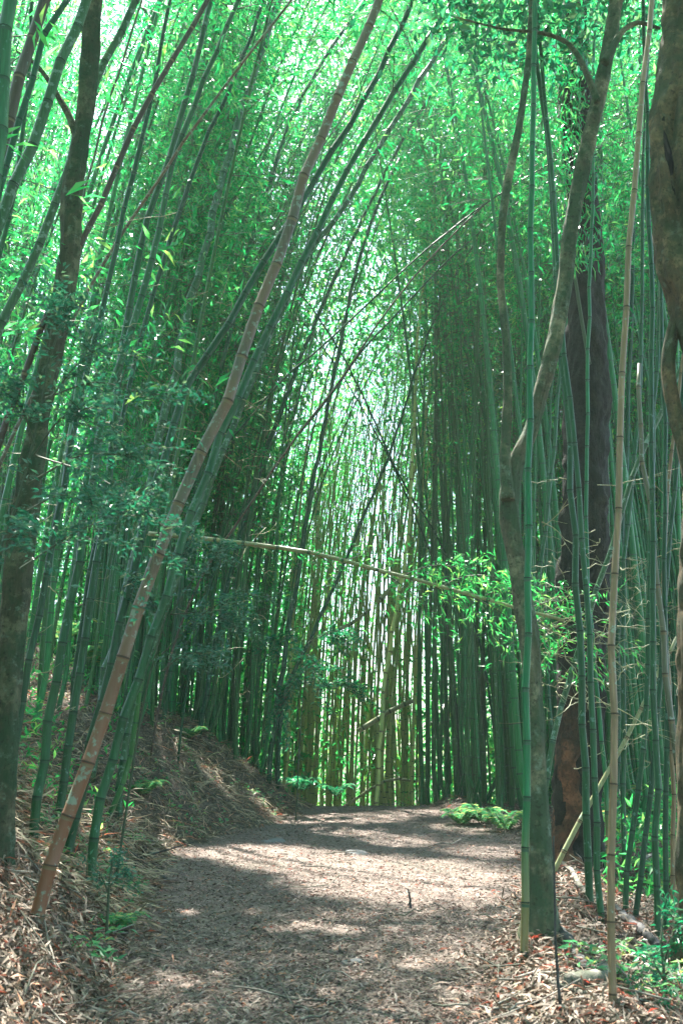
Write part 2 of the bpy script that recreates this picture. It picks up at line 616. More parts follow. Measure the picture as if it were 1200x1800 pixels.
# ------------------------------------------------------------------ gaps in the canopy that let the sun down to the path
GAPS = []
for (px, py, r) in ((520, 1510, .62), (610, 1520, .5), (450, 1498, .4), (690, 1528, .45), (640, 1552, .5), (730, 1556, .55), (790, 1535, .4), (850, 1500, .35), (700, 1480, .35), (600, 1462, .4), (520, 1446, .35),
                    (740, 1430, .4), (810, 1420, .35), (350, 1500, .3), (540, 1634, .28), (480, 1640, .2), (610, 1638, .24), (330, 1610, .16), (740, 1610, .15),
                    (310, 1735, .20), (380, 1720, .14), (640, 1690, .20), (720, 1705, .2), (790, 1690, .2), (560, 1770, .16), (690, 1640, .12), (850, 1620, .2), (640, 1780, .12), (450, 1765, .12),
                    (935, 1705, .2), (960, 1760, .22), (30, 1755, .25), (1010, 1550, .3), (1110, 1590, .3), (1120, 1650, .25), (280, 1465, .2), (330, 1400, .2), (360, 1350, .25), (430, 1345, .2),
                    (60, 1010, 1.1), (100, 1160, .7), (640, 1400, .5), (560, 1390, .4), (300, 1320, .3), (400, 1390, .3), (450, 1410, .25), (230, 1450, .2), (180, 1500, .15), (100, 1550, .2), (60, 1680, .2), (850, 1455, .5), (1110, 1480, .5)):
    g_ = G(px, py)
    GAPS.append((g_, r * (1.35 if px < 500 and py < 1470 else 1.75 if g_[1] > 8.5 else .62)))
GP = np.array([g for g, r in GAPS])
GR = np.array([r for g, r in GAPS])
SD = np.array(sdir)
# openings over the golden stand beyond the crest (only leaves are missing there)
XG = np.array([[(px - 600) / FPX * d / CT, d, 1.0] for px, d in ((530, 21), (570, 22), (610, 21), (650, 22.5), (690, 21.5), (560, 25), (620, 25), (680, 26), (720, 24), (640, 28))])
XR = np.full(len(XG), 1.1)


def gap_mask(pos, rs):
    """True where a leaf would stand in one of the canopy's sunny gaps"""
    out = np.zeros(len(pos), bool)
    for g, r in zip(np.vstack([GP, XG]), np.concatenate([GR, XR])):
        v = pos - g
        along = v @ SD
        dist = np.linalg.norm(v - along[:, None] * SD, axis=1)
        lim = r * (.75 + .5 * rs.random(len(pos)))
        out |= (dist < lim) & (along > .6) & (rs.random(len(pos)) > .07)
    # the lane over the path stays mostly open
    L, R = edges(pos[:, 1])
    lane = (pos[:, 0] > L + .1) & (pos[:, 0] < R - .1) & (pos[:, 1] > 8.5) & (pos[:, 1] < 24) & (pos[:, 2] < 9)
    out |= lane & (rs.random(len(pos)) < .45)
    # the clearing where the path bends away, open to the sky behind it
    q = np.maximum(pos[:, 1], 1)
    u, w = pos[:, 0] / q, (pos[:, 2] - CAMZ) / q
    c = .026 + .05 * (w - .25)
    wide = .050 + .030 * np.clip((w - .1) / .3, 0, 1) + .012 * np.sin(w * 31 + pos[:, 1])
    soft = np.clip(1.35 - ((u - c) / wide) ** 2, 0, 1) * np.clip((.62 - w) / .25, 0, 1) * np.clip((w - .02) / .03, 0, 1)
    out |= (pos[:, 1] > 11) & (rs.random(len(pos)) < .88 * soft)
    return out


def blocks_gap(pts):
    for g, r in zip(GP, GR):
        v = pts - g
        along = v @ SD
        dist = np.linalg.norm(v - along[:, None] * SD, axis=1)
        if ((dist < r * .62) & (along > .6)).any():
            return True
    return False


def cull(mb, leaf_mi, Rm, org, seed=1, force=False):
    """leave out the leaves inside the gaps; None when there are none"""
    v, f, mi = mb.arrays()
    c = v[f].mean(1) @ Rm.T + org
    k = gap_mask(c, np.random.default_rng(seed)) & (mi >= leaf_mi)
    if not k.any() and not force:
        return None
    f2, m2 = f[~k], mi[~k]
    used = np.zeros(len(v), bool)
    used[f2.ravel()] = True
    idx = np.cumsum(used) - 1
    o = MB()
    o.add(v[used], idx[f2], m2)
    return o


I3 = np.eye(3)
# ------------------------------------------------------------------ bamboos placed one by one
def drop_to_ground(p3):
    """carry the first stretch of a stem down to the ground"""
    p3 = list(p3)
    g = float(H(p3[0][0], p3[0][1]))
    if p3[0][2] > g + .04:
        d = p3[0] - p3[1]
        d = d / np.linalg.norm(d)
        if d[2] > -.5:
            d = d + np.array([0, 0, -.6])
        d = d / np.linalg.norm(d)
        q = p3[0].copy()
        add = []
        for _ in range(80):
            q = q + d * .15
            d = d + np.array([-d[0] * .06, -d[1] * .06, -.03])
            d /= np.linalg.norm(d)
            add.append(q.copy())
            if q[2] < float(H(q[0], q[1])) - .02:
                break
        if len(add) > 3:
            add = add[3::4] + ([add[-1]] if (len(add) - 1) % 4 != 3 else [])
        p3 = add[::-1] + p3
    else:
        p3[0] = p3[0].copy()
        p3[0][2] = g - .05
    return np.array(p3)


def bamboo(pts, w0, w1, mat, label, d=None, dd=0.0, total=13., crown=True, per=24, crown_from=None, group=None,
           cat='bamboo', name='bamboo', bl=1.1, sides=12, every=.4, lmat='leaf', seed=None, inter=.30, nb=2):
    rs = np.random.default_rng(seed if seed is not None else int(abs(pts[0][0] * 13 + pts[0][1] * 7 + w0)) + 1)
    base = G(*pts[0]) if d is None else P(pts[0][0], pts[0][1], d)
    D = base[1]
    p3 = []
    z0 = base[2]
    for (x, y) in pts:
        q = P(x, y, D)
        dep = D + dd * max(0, q[2] - z0)
        p3.append(P(x, y, dep))
    p3 = drop_to_ground(p3)
    poly = catmull(p3, 8)
    if total:
        poly = extend(poly, total, .045, rs)
    org = poly[0].copy()
    org[2] += .0
    poly = poly - org
    root = thing(name, org, label, cat, group)
    r0, r1s = w0 * .5 * D / FPX, w1 * .5 * D / FPX
    Lt = length(poly)
    L_in = length(catmull(p3, 8))
    # thickness reaches w1 at the end of the drawn stretch and keeps thinning
    rend = max(.006, r0 + (r1s - r0) * (Lt / max(L_in, .1)) ** 1.15)
    rend = min(rend, r1s)
    mb = MB()
    culm_mesh(mb, poly, r0, rend, sides, inter)
    warm = mat in ('culm_rust', 'culm_straw', 'culm_golden', 'culm_brown', 'culm_pale', 'culm_grey')
    mb.obj('culm', [M[mat], M['joint_tan' if warm else 'node_pale'], M['joint_brown' if warm else 'node_dark']], root)
    if crown:
        s0 = crown_from if crown_from is not None else Lt * .60
        mb = MB()
        crown_mesh(mb, poly, s0, rs, per, bl, mi_leaf=0, mi_twig=1, every=every, nb=nb)
        mb = cull(mb, 0, I3, org) or mb
        mb.obj('foliage', [M[lmat], M['twig']], root, smooth=False)
    return root


NEAR = [
    # pts, w0, w1, material, label, kwargs
    ([(58, 1632), (95, 1500), (130, 1415), (178, 1270), (228, 1115), (265, 1000), (300, 925), (350, 810), (400, 700), (452, 560), (520, 370), (555, 270), (600, 160), (665, 0)], 27, 22, 'culm_rust',
     'thick rusty brown bamboo with pale lichen blotches leaning right across the whole picture', {}),
    ([(155, 1560), (180, 1400), (240, 1200), (300, 1020), (345, 880), (400, 740), (460, 605), (530, 470), (600, 320), (700, 150), (790, 10)], 19, 13, 'culm_green',
     'green bamboo just right of the rusty brown one, leaning parallel to it', {}),
    ([(118, 1520), (150, 1350), (190, 1200), (235, 1000), (262, 890), (320, 700), (380, 600), (500, 400), (585, 265), (650, 160), (720, 15)], 18, 13, 'culm_dark',
     'dark green bamboo rooted right behind the rusty brown foot', {}),
    ([(205, 1445), (220, 1330), (245, 1200), (290, 1080), (350, 900), (405, 760), (465, 610), (540, 450), (600, 370), (700, 200), (820, 15)], 15, 11, 'culm_lichen',
     'slimmer lichen spotted bamboo rising from the bank edge and leaning farthest over the path', {}),
    ([(160, 1370), (185, 1200), (220, 1050), (260, 880), (290, 720), (320, 600), (370, 400), (400, 280), (440, 150), (490, 0)], 19, 15, 'culm_lichen',
     'stout grey green bamboo just left of the rusty brown one, leaning parallel to it', {}),
    ([(105, 1455), (120, 1320), (138, 1200), (162, 1040), (182, 920), (200, 760), (215, 620), (250, 430), (280, 320), (310, 240), (372, 0)], 17, 13, 'culm_green',
     'green bamboo, third of the row standing on the left bank counted from the mossy trunk', {}),
    ([(55, 1490), (78, 1320), (98, 1200), (125, 1060), (148, 930), (175, 770), (200, 660), (240, 560), (280, 400), (320, 240), (415, 10)], 19, 11, 'culm_green',
     'green bamboo, second of the row standing on the left bank counted from the mossy trunk', {}),
    ([(8, 1470), (25, 1330), (45, 1200), (70, 1070), (95, 940), (130, 760), (165, 600), (205, 430), (270, 150), (300, 0)], 15, 9, 'culm_dark',
     'dark bamboo standing directly beside the mossy trunk at the left edge', {}),
    ([(-170, 1100), (-110, 800), (-35, 500), (15, 360), (45, 290), (85, 180), (110, 120), (150, 10)], 27, 23, 'culm_lichen',
     'thick pale blotched bamboo crossing the upper left corner towards the mossy trunk', dict(d=6.2)),
    ([(-110, 1000), (-60, 760), (0, 580), (35, 500), (75, 420), (110, 320), (150, 190), (190, 95), (235, 10)], 22, 17, 'culm_lichen',
     'blotched bamboo crossing behind the upper half of the mossy trunk', dict(d=7.2)),
    ([(-90, 700), (-30, 400), (5, 260), (22, 180), (45, 90), (78, 0)], 30, 26, 'culm_brown',
     'thick dark brown bamboo leaning in the top left corner', dict(d=6.0)),
    ([(-75, 600), (0, 330), (50, 160), (70, 80), (118, 0)], 17, 14, 'culm_dark',
     'dark green bamboo crossing the brown one in the top left corner', dict(d=5.8)),
    ([(-60, 900), (-30, 500), (0, 190), (12, 80), (18, 0)], 36, 32, 'culm_green',
     'very thick green bamboo cut off by the left edge at the top', dict(d=5.4)),
    ([(-40, 700), (0, 450), (22, 350), (40, 240), (50, 160), (52, 60), (60, -20)], 12, 9, 'culm_green',
     'thin upright green bamboo between the stout stems in the upper left corner', dict(d=7.5)),
    ([(-60, 960), (0, 780), (60, 610), (120, 465), (170, 370), (220, 260), (275, 150), (305, 100), (365, 0)], 15, 12, 'culm_brown',
     'red brown bamboo leaning steeply right in front of the upper left foliage', dict(d=6.8)),
    ([(60, 690), (110, 600), (150, 520), (210, 420), (270, 330), (330, 240), (450, 80), (520, -10)], 8, 6, 'culm_rust',
     'thin reddish bamboo slanting just below the red brown one', dict(d=8.5)),
    ([(100, 600), (150, 335), (165, 280), (190, 180), (215, 110), (247, 5)], 7, 5, 'culm_grey',
     'thin bluish grey cane right of the mossy trunk near the top', dict(d=8.0)),
    ([(180, 900), (215, 740), (250, 590), (290, 450), (330, 330), (370, 230), (410, 140), (460, 10)], 11, 9, 'culm_dark',
     'slim dark bamboo rising parallel between two stouter stems left of centre', dict(d=9.5)),
    ([(290, 1255), (330, 950), (370, 740), (410, 560), (440, 430), (475, 320), (515, 200), (595, 65), (640, 0)], 10, 8, 'culm_green',
     'slim bamboo on top of the leaf covered mound with a long arch to the right', {}),
    ([(350, 1290), (385, 1100), (425, 930), (480, 760), (540, 600), (620, 420), (700, 260), (780, 130)], 10, 7, 'culm_dark',
     'slim dark bamboo on the right slope of the mound arching over the path', {}),
    # leaners in the middle distance
    ([(410, 935), (440, 880), (520, 770), (585, 690), (640, 612), (690, 560), (745, 500)], 5, 4, 'culm_dark',
     'thin dark cane slanting right towards the bright gap, uppermost of the slanting ones', dict(d=15, total=15, crown=False)),
    ([(380, 800), (425, 750), (500, 665), (575, 600), (640, 540), (700, 482)], 5, 4, 'culm_dark',
     'dark cane slanting right above the middle of the dense left stand', dict(d=13, total=14, crown=False)),
    ([(385, 965), (430, 900), (505, 790), (600, 665), (650, 590)], 5, 4, 'culm_brown',
     'brownish cane slanting up through the dense left stand to the bright gap', dict(d=14, total=14, crown=False)),
    ([(486, 1385), (500, 1225), (545, 1125), (600, 1000), (650, 880), (690, 780), (730, 650)], 9, 5, 'culm_dark',
     'dark bamboo at the path bend, bent right across the bright gap', dict()),
    ([(470, 1375), (484, 1270), (505, 1120), (530, 970), (560, 800), (590, 640), (620, 500)], 10, 8, 'culm_dark',
     'dark bamboo at the mound end standing behind the one bent across the gap', dict()),
    ([(800, 1010), (760, 930), (720, 870), (680, 790), (640, 700)], 5, 4, 'culm_dark',
     'thin cane leaning left across the bright gap, lower of the crossing pair', dict(d=19, total=16, crown=False)),
    ([(745, 945), (705, 850), (665, 770), (620, 690)], 4, 3, 'culm_dark',
     'thin cane leaning left across the bright gap, upper of the crossing pair', dict(d=20, total=16, crown=False)),
    ([(662, 1418), (668, 1300), (680, 1170), (700, 1050), (715, 950), (725, 800), (730, 650)], 9, 6, 'culm_golden',
     'yellow bamboo standing alone on the crest where the path bends away', {}),
    # right side
    ([(921, 1700), (924, 1450), (926, 1200), (928, 900), (930, 600), (935, 300), (936, 150), (940, 0)], 15, 12, 'culm_bright',
     'straight bright green bamboo with a straw coloured foot in front of the forked tree', {}),
    ([(1035, 1605), (1030, 1400), (1018, 1150), (1008, 950), (1000, 760), (985, 600), (970, 380), (955, 200), (938, 60)], 15, 10, 'culm_green',
     'green bamboo before the big dark trunk, left one of the close pair', {}),
    ([(1055, 1635), (1048, 1450), (1038, 1200), (1026, 1000), (1014, 850), (1003, 730), (992, 620), (978, 420), (962, 230), (948, 60)], 13, 9, 'culm_green',
     'green bamboo before the big dark trunk, right one of the close pair', {}),
    ([(1068, 1560), (1064, 1400), (1047, 1200), (1034, 1060), (1029, 900), (1031, 750), (1033, 600), (1037, 450), (1040, 330), (1043, 120)], 9, 7, 'culm_bright',
     'slim light green bamboo running up the middle of the big dark trunk', {}),
    ([(1075, 1782), (1076, 1600), (1077, 1300), (1080, 1000), (1090, 700), (1103, 450), (1125, 200), (1142, 0)], 15, 13, 'culm_straw',
     'straw yellow bamboo with dark joints standing nearest the camera on the right', dict(inter=.36)),
    ([(945, 1460), (955, 1390), (975, 1287), (1000, 1200), (1025, 1112), (1062, 1000), (1110, 840), (1165, 712), (1215, 610)], 12, 10, 'culm_lichen',
     'grey green bamboo slanting diagonally in front of the big dark trunk', dict(d=8.6, total=9, crown=False)),
    ([(983, 1512), (1020, 1440), (1060, 1370), (1110, 1280), (1150, 1190), (1190, 1120)], 10, 7, 'culm_pale',
     'pale dead bamboo leaning right from the foot of the big dark trunk', dict(d=9.4, total=0, crown=False)),
    ([(1215, 1530), (1197, 1375), (1180, 1250), (1170, 1175), (1162, 1075), (1152, 1000), (1140, 880), (1128, 800), (1120, 700), (1117, 640)], 14, 9, 'culm_grey',
     'dead purplish grey bamboo leaning left near the right edge', dict(d=7.4, total=0, crown=False)),
    ([(1092, 1617), (1105, 1512), (1120, 1400), (1135, 1250), (1141, 1000), (1150, 700), (1165, 400), (1180, 150)], 11, 8, 'culm_green',
     'green bamboo, first to the right of the straw yellow one, leaning a little right', {}),
    ([(1113, 1628), (1125, 1550), (1142, 1400), (1150, 1300), (1165, 1100), (1185, 850), (1205, 600)], 11, 8, 'culm_dark',
     'dark bamboo leaning right, second to the right of the straw yellow one', {}),
    ([(1153, 1665), (1152, 1400), (1147, 1150), (1146, 900), (1145, 700), (1142, 500), (1138, 300), (1130, 0)], 13, 9, 'culm_green',
     'upright green bamboo, left of the pair by the gnarled trunk at the right edge', {}),
    ([(1168, 1652), (1170, 1400), (1172, 1200), (1168, 1000), (1166, 775), (1163, 600), (1160, 300)], 11, 8, 'culm_dark',
     'upright dark bamboo, right of the pair by the gnarled trunk at the right edge', {}),
    ([(1183, 1630), (1181, 1400), (1176, 1200), (1165, 1000), (1182, 775), (1205, 600)], 9, 7, 'culm_straw',
     'thin yellowish bamboo before the lower gnarled trunk at the right edge', {}),
    ([(1084, 1470), (1085, 1200), (1090, 980), (1100, 780), (1108, 600), (1113, 400), (1120, 200), (1126, 0)], 10, 8, 'culm_dark',
     'dark bamboo showing just right behind the straw yellow one', dict()),
    ([(1094, 1400), (1095, 1000), (1105, 900), (1120, 725), (1126, 600), (1130, 300), (1137, 120), (1145, 0)], 10, 7, 'culm_green',
     'thin green bamboo behind, bending right between the straw yellow one and the right edge', dict(d=9.5)),
    ([(934, 1470), (940, 1150), (950, 1000), (968, 850), (982, 660), (1000, 480), (1030, 250)], 9, 7, 'culm_green',
     'green bamboo in the gap between the forked tree and the big dark trunk', dict(d=11.5)),
    ([(990, 1470), (965, 1240), (958, 1050), (962, 850), (968, 700)], 7, 5, 'culm_green',
     'thin bamboo bowed left in the gap beside the big dark trunk', dict(d=12.5)),
]
for pts, w0, w1, mat, label, kw in NEAR:
    kw = dict(kw)
    w0, w1 = w0 * .88, w1 * .88
    kw.setdefault('dd', 0.05)
    kw.setdefault('per', 30)
    kw.setdefault('every', .5)
    kw.setdefault('inter', .34)
    bamboo(pts, w0, w1, mat, label, group='large bamboos seen singly', **kw)


# ------------------------------------------------------------------ prototypes for the stands behind
class Proto:
    pass


def make_proto(seed, hgt, r0, lean, mat, lmat, per, bl, s0f=.38, sides=7, every=.34, nb=2, bend=1.9):
    rs = np.random.default_rng(seed)
    t = np.linspace(0, 1, 26)
    x = lean * (t ** bend) * hgt + .02 * hgt * (t ** 1.0) * lean
    y = .015 * hgt * np.sin(t * 3 + seed) * rs.normal()
    z = hgt * (t - .10 * lean * 2 * t ** 3)
    kx = .012 * hgt * np.sin(t * 7 + seed * 2) * .35
    poly = np.stack([x + kx, y, z], 1)
    poly[0] = (0, 0, 0)
    a = MB()
    culm_mesh(a, poly, r0, r0 * .22, sides, .34, fine=False)
    b = MB()
    crown_mesh(b, poly, hgt * s0f, rs, per, bl, lsz=.125, wid=.21, spread=.2, every=every, nb=nb, twigs=True)
    p = Proto()
    p.a, p.b, p.mat, p.lmat, p.poly = a, b, mat, lmat, resample(poly, np.linspace(0, length(poly), 50))
    p.ma = a.mesh('culm', [M[mat], M['node_pale'], M['node_dark']])
    p.mb = b.mesh('foliage', [M[lmat], M['twig']], smooth=False)
    return p


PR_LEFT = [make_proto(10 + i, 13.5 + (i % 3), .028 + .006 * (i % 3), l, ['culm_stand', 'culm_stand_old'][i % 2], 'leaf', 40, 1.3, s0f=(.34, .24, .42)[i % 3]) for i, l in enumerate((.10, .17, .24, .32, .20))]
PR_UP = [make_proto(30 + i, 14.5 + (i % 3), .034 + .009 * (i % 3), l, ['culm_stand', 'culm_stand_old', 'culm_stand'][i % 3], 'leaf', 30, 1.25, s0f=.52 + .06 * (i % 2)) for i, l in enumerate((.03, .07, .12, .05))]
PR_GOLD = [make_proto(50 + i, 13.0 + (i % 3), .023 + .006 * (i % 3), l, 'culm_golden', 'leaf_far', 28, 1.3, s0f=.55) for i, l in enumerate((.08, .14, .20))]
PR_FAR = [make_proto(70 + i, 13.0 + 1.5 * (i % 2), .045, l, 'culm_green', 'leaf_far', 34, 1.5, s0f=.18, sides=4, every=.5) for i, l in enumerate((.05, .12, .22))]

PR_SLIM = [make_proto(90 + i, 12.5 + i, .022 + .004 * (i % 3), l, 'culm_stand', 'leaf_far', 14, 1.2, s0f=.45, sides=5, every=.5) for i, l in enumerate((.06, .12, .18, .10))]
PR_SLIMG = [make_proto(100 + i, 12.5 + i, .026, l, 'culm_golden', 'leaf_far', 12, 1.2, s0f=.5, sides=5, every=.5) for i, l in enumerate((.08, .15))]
taken = []


def far_enough(x, y, r):
    for (a, b) in taken:
        if (a - x) ** 2 + (b - y) ** 2 < r * r:
            return False
    return True


def place(pr, x, y, rz, sc, label, group, th=1.0):
    root = thing('bamboo', (x, y, float(H(x, y)) - .06), label, 'bamboo', group)
    root.rotation_euler = (0, 0, rz)
    root.scale = (sc, sc, sc)
    c_, s_ = cos(rz) * sc, sin(rz) * sc
    cut = cull(pr.b, 0, np.array([[c_, -s_, 0], [s_, c_, 0], [0, 0, sc]]), np.array(root.location)) if abs(x) < 9 and 4 < y < 27 else None
    for me, nm in ((pr.ma, 'culm'), (pr.mb if cut is None else cut.mesh('foliage', [M[pr.lmat], M['twig']], smooth=False), 'foliage')):
        c = bpy.data.objects.new(nm, me)
        COL.objects.link(c)
        c.parent = root
        if nm == 'culm':
            c.scale = (1, 1, 1)
    taken.append((x, y))


def stand(n, px0, px1, d0, d1, protos, rzc, rzs, label, group, gap=.24, margin=.15, smin=.85, smax=1.15, seed=1, line=False):
    rs = np.random.default_rng(seed)
    k = tries = 0
    while k < n and tries < n * 60:
        tries += 1
        d = d0 + (d1 - d0) * rs.random() ** .9
        px = px0 + (px1 - px0) * rs.random()
        x = (px - 600) / FPX * d / CT
        L, R = edges(d)
        if L - margin < x < R + margin and d < 26:
            continue
        if line:
            vy = float(H(x, d)) - CAMZ
            py = 900 - FPX * (vy * CT - d * ST) / (d * CT + vy * ST)
            if py > np.interp(px, [100, 300, 360, 400, 450, 500, 540], [1290, 1285, 1300, 1325, 1360, 1400, 1420]):
                continue
        if not far_enough(x, d, gap):
            continue
        for att in range(12):
            pr = protos[rs.integers(len(protos))]
            rz, sc = rzc + rzs * rs.normal() * (1 + att * .06), smin + (smax - smin) * rs.random()
            c_, s_ = cos(rz) * sc, sin(rz) * sc
            if not blocks_gap(pr.poly @ np.array([[c_, -s_, 0], [s_, c_, 0], [0, 0, sc]]).T + np.array([x, d, float(H(x, d))])):
                break
        else:
            if rs.random() < .8:
                continue
        place(pr, x, d, rz, sc, label, group)
        k += 1
    return k


cnt = []
cnt.append(stand(84, 170, 535, 12.6, 20.5, PR_LEFT, -.25, .35, 'slim dark green bamboo packed in the dense stand on the left mound', 'dense stand on the left mound', gap=.15, seed=3, line=True))
cnt.append(stand(30, -160, 230, 11, 21, PR_LEFT, -.1, .4, 'bamboo on the leafy hillside at far left, behind the mossy trunk', 'stand on the far left hillside', gap=.35, seed=4))
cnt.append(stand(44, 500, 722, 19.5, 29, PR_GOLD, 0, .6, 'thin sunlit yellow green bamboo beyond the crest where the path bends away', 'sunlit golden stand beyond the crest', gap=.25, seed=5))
cnt.append(stand(38, 728, 905, 16.8, 22, PR_UP, .2, 1.2, 'straight dark bamboo of the dense clump right of the crest', 'dark clump right of the crest', gap=.26, margin=.05, seed=6))
cnt.append(stand(56, 905, 1330, 11.8, 24, PR_UP, 1.2, 1.5, 'green bamboo in the stand behind the forked tree and the big dark trunk', 'stand behind the right hand trees', gap=.3, seed=8))
print('stands', cnt, sum(cnt))


# everything farther back, plus added shade bamboos: one thicket nobody can count
def thicket():
    rs = np.random.default_rng(12)
    A = {}
    spots = []
    for _ in range(330):
        d = 23 + 24 * rs.random()
        px = rs.uniform(-250, 1450)
        if 560 < px < 740 and rs.random() < .80:
            continue
        if 480 < px < 760 and d < 30:
            continue
        spots.append((px, d))
    for _ in range(110):
        px = rs.choice([rs.uniform(-420, 430), rs.uniform(-250, 160), rs.uniform(930, 1560)])
        spots.append((px, rs.uniform(17, 27)))
    for _ in range(1000):
        k = rs.random()
        if k < .6:
            px, d = rs.uniform(90, 545), rs.uniform(16.5, 26)
        elif k < .64:
            px, d = rs.uniform(735, 910), rs.uniform(20, 25)
        elif k < .88:
            px, d = rs.uniform(905, 1300), rs.uniform(15, 25)
        else:
            px, d = rs.uniform(500, 735), rs.uniform(24, 32)
        L, R = edges(d)
        x = (px - 600) / FPX * d / CT
        if L - .3 < x < R + .3 and d < 25:
            continue
        spots.append((px, d + 100))
    mb = MB()
    for x_, d_ in ((-4.6, 6.0), (-4.2, 7.2), (-5.0, 8.0), (-4.8, 5.0), (-5.4, 6.6), (-4.4, 8.8), (-5.2, 9.6), (-4.9, 4.2)):  # bamboos added left of the frame so their crowns shade the near path
        spots.append((x_ / d_ * FPX * CT + 600, d_))
    for px, d in spots:
        slim = d > 90
        d = d - 100 if slim else d
        x = (px - 600) / FPX * d / CT
        z = float(H(x, d)) - .1
        pr = PR_FAR[rs.integers(3)]
        rz = rs.normal() * .5 if px < 620 else rs.random() * 6.3
        if d < 10:
            pr = PR_FAR[2]
            rz = (0 if px < 600 else pi) + rs.normal() * .25
        sc = rs.uniform(.9, 1.25) * (1.25 if d < 27 and not slim else 1)
        c, s = cos(rz) * sc, sin(rz) * sc
        Rm = np.array([[c, -s, 0], [s, c, 0], [0, 0, sc]], np.float32)
        if d > 10 and blocks_gap(pr.poly @ Rm.T + np.array([x, d, z])):
            continue
        if slim:
            pr = PR_SLIM[rs.integers(len(PR_SLIM))] if not 500 < px < 735 else PR_SLIMG[rs.integers(2)]
        for part, off in ((pr.a, 5 if 500 < px < 735 and slim else 0), (pr.b, 3)):
            if off == 3:
                part = cull(part, 0, Rm, np.array([x, d, z])) or part
            v, f, mi = part.arrays()
            if off in (0, 5):
                mi = np.where(mi > 0, 1 if off == 0 else -4, 0)
            mb.add(v @ Rm.T + np.array([x, d, z], np.float32), f, mi + off)
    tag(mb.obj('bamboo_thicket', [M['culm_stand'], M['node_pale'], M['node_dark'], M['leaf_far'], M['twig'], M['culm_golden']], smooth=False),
        'pale sunlit bamboo thicket filling the background behind all the stands', 'thicket', kind='stuff')


thicket()


def forest_wall():
    """the leaf mass far behind: clumps of foliage on a low rise, thinner above the path's line"""
    rs = np.random.default_rng(90)
    n = 230000
    px = rs.uniform(-260, 1460, n)
    d = 24.5 + 29 * rs.random(n)
    x = (px - 600) / FPX * d / CT
    top = 25 + 4 * wav(x, d, .12, 2.)
    z = H(x, d) + (top) * rs.random(n) ** 1.15
    clump = wav(x, z * 1.7 + d * .4, .55, 1.) + .6 * wav(x, z + d, 1.7, 5.)
    gate = np.exp(-((px - 668) / 75.) ** 2)
    keep = (clump > -.55 + .5 * rs.random(n)) & (rs.random(n) > gate * np.clip((z - 1) / 8, 0, .80) * np.clip((.50 - z / d) / .12, 0, 1))
    pos = np.stack([x, d, z], 1)[keep]
    # the tall crowns nearer by, over the middle
    n = 70000
    px, d = rs.uniform(330, 960, n), rs.uniform(22, 30, n)
    x = (px - 600) / FPX * d / CT
    z = rs.uniform(9, 27, n)
    k = wav(x, z * 1.6, .8, 1.) + .5 * wav(x + d, z, 2.2, 5.) > -.35
    p2 = np.stack([x, d, z], 1)[k]
    p2 = p2[~gap_mask(p2, rs)]
    n = 60000
    px, d = rs.uniform(250, 1250, n), rs.uniform(26, 34, n)
    p3 = np.stack([(px - 600) / FPX * d / CT, d, rs.uniform(17, 33, n)], 1)
    p3 = p3[wav(p3[:, 0], p3[:, 2] * 1.6, .9, 7.) > -.6]
    p3 = p3[~gap_mask(p3, rs)]
    pos = np.vstack([pos, p2, p3])
    m = len(pos)
    L = .17 + .15 * rs.random(m)
    mb = MB()
    leaves(mb, pos, rs.normal(size=(m, 3)) + np.array([0, 0, -.5]), L, L * .34, 0, rs, fold=.1)
    # lower, shadier growth to the left and right of the opening
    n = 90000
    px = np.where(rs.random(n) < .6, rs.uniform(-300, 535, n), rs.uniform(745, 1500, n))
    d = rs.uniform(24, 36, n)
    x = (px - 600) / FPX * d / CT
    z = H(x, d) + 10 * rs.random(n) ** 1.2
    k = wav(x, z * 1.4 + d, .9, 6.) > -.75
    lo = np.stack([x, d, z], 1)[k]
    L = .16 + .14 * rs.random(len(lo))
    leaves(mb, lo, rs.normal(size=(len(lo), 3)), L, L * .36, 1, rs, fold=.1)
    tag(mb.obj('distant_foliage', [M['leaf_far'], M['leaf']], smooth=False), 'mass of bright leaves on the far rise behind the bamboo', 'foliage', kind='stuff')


forest_wall()


def unseen_shade_canopy():
    """the grove goes on above and behind the camera: its leaves shade the near path"""
    rs = np.random.default_rng(15)  # unseen leaf mass added to keep skylight off the near ground
    n = 90000
    x, y, z = rs.uniform(-16, 16, n), rs.uniform(-15, 9, n), rs.uniform(4.5, 17, n)
    k = (z > CAMZ + 1.02 * np.maximum(y, 0) + 2.2) & (wav(x, y + z * .6, .9, 3.) > -.7)
    p = np.stack([x, y, z], 1)[k]
    p = p[~gap_mask(p, rs)]
    m = len(p)
    L = .20 + .14 * rs.random(m)
    mb = MB()
    leaves(mb, p, rs.normal(size=(m, 3)) + np.array([0, 0, -.4]), L, L * .3, 0, rs, fold=.1)
    tag(mb.obj('unseen_shade_canopy', [M['leaf']], smooth=False), 'unseen leaf canopy above and behind the viewer, added to shade the near path', 'foliage', kind='stuff')


unseen_shade_canopy()


# ------------------------------------------------------------------ trees
def limb_poly(pts, D, dd=0.0):
    z0 = None
    out = []
    for (x, y, w) in pts:
        q = P(x, y, D)
        if z0 is None:
            z0 = q[2]
        dep = D + dd * max(0, q[2] - z0)
        q = P(x, y, dep)
        out.append([q[0], q[1], q[2], w * .5 * dep / FPX])
    return catmull(np.array(out), 8)


def ridge_noise(n, sides, rs):
    """bark relief: noise drawn out along the stem"""
    a = rs.normal(size=(n, sides))
    for _ in range(3):
        a = (a + np.roll(a, 1, 0) + np.roll(a, -1, 0)) / 1.9
    a = (a + .5 * np.roll(a, 1, 1)) / 1.3
    return np.clip(a / (a.std() + 1e-6), -2, 2)


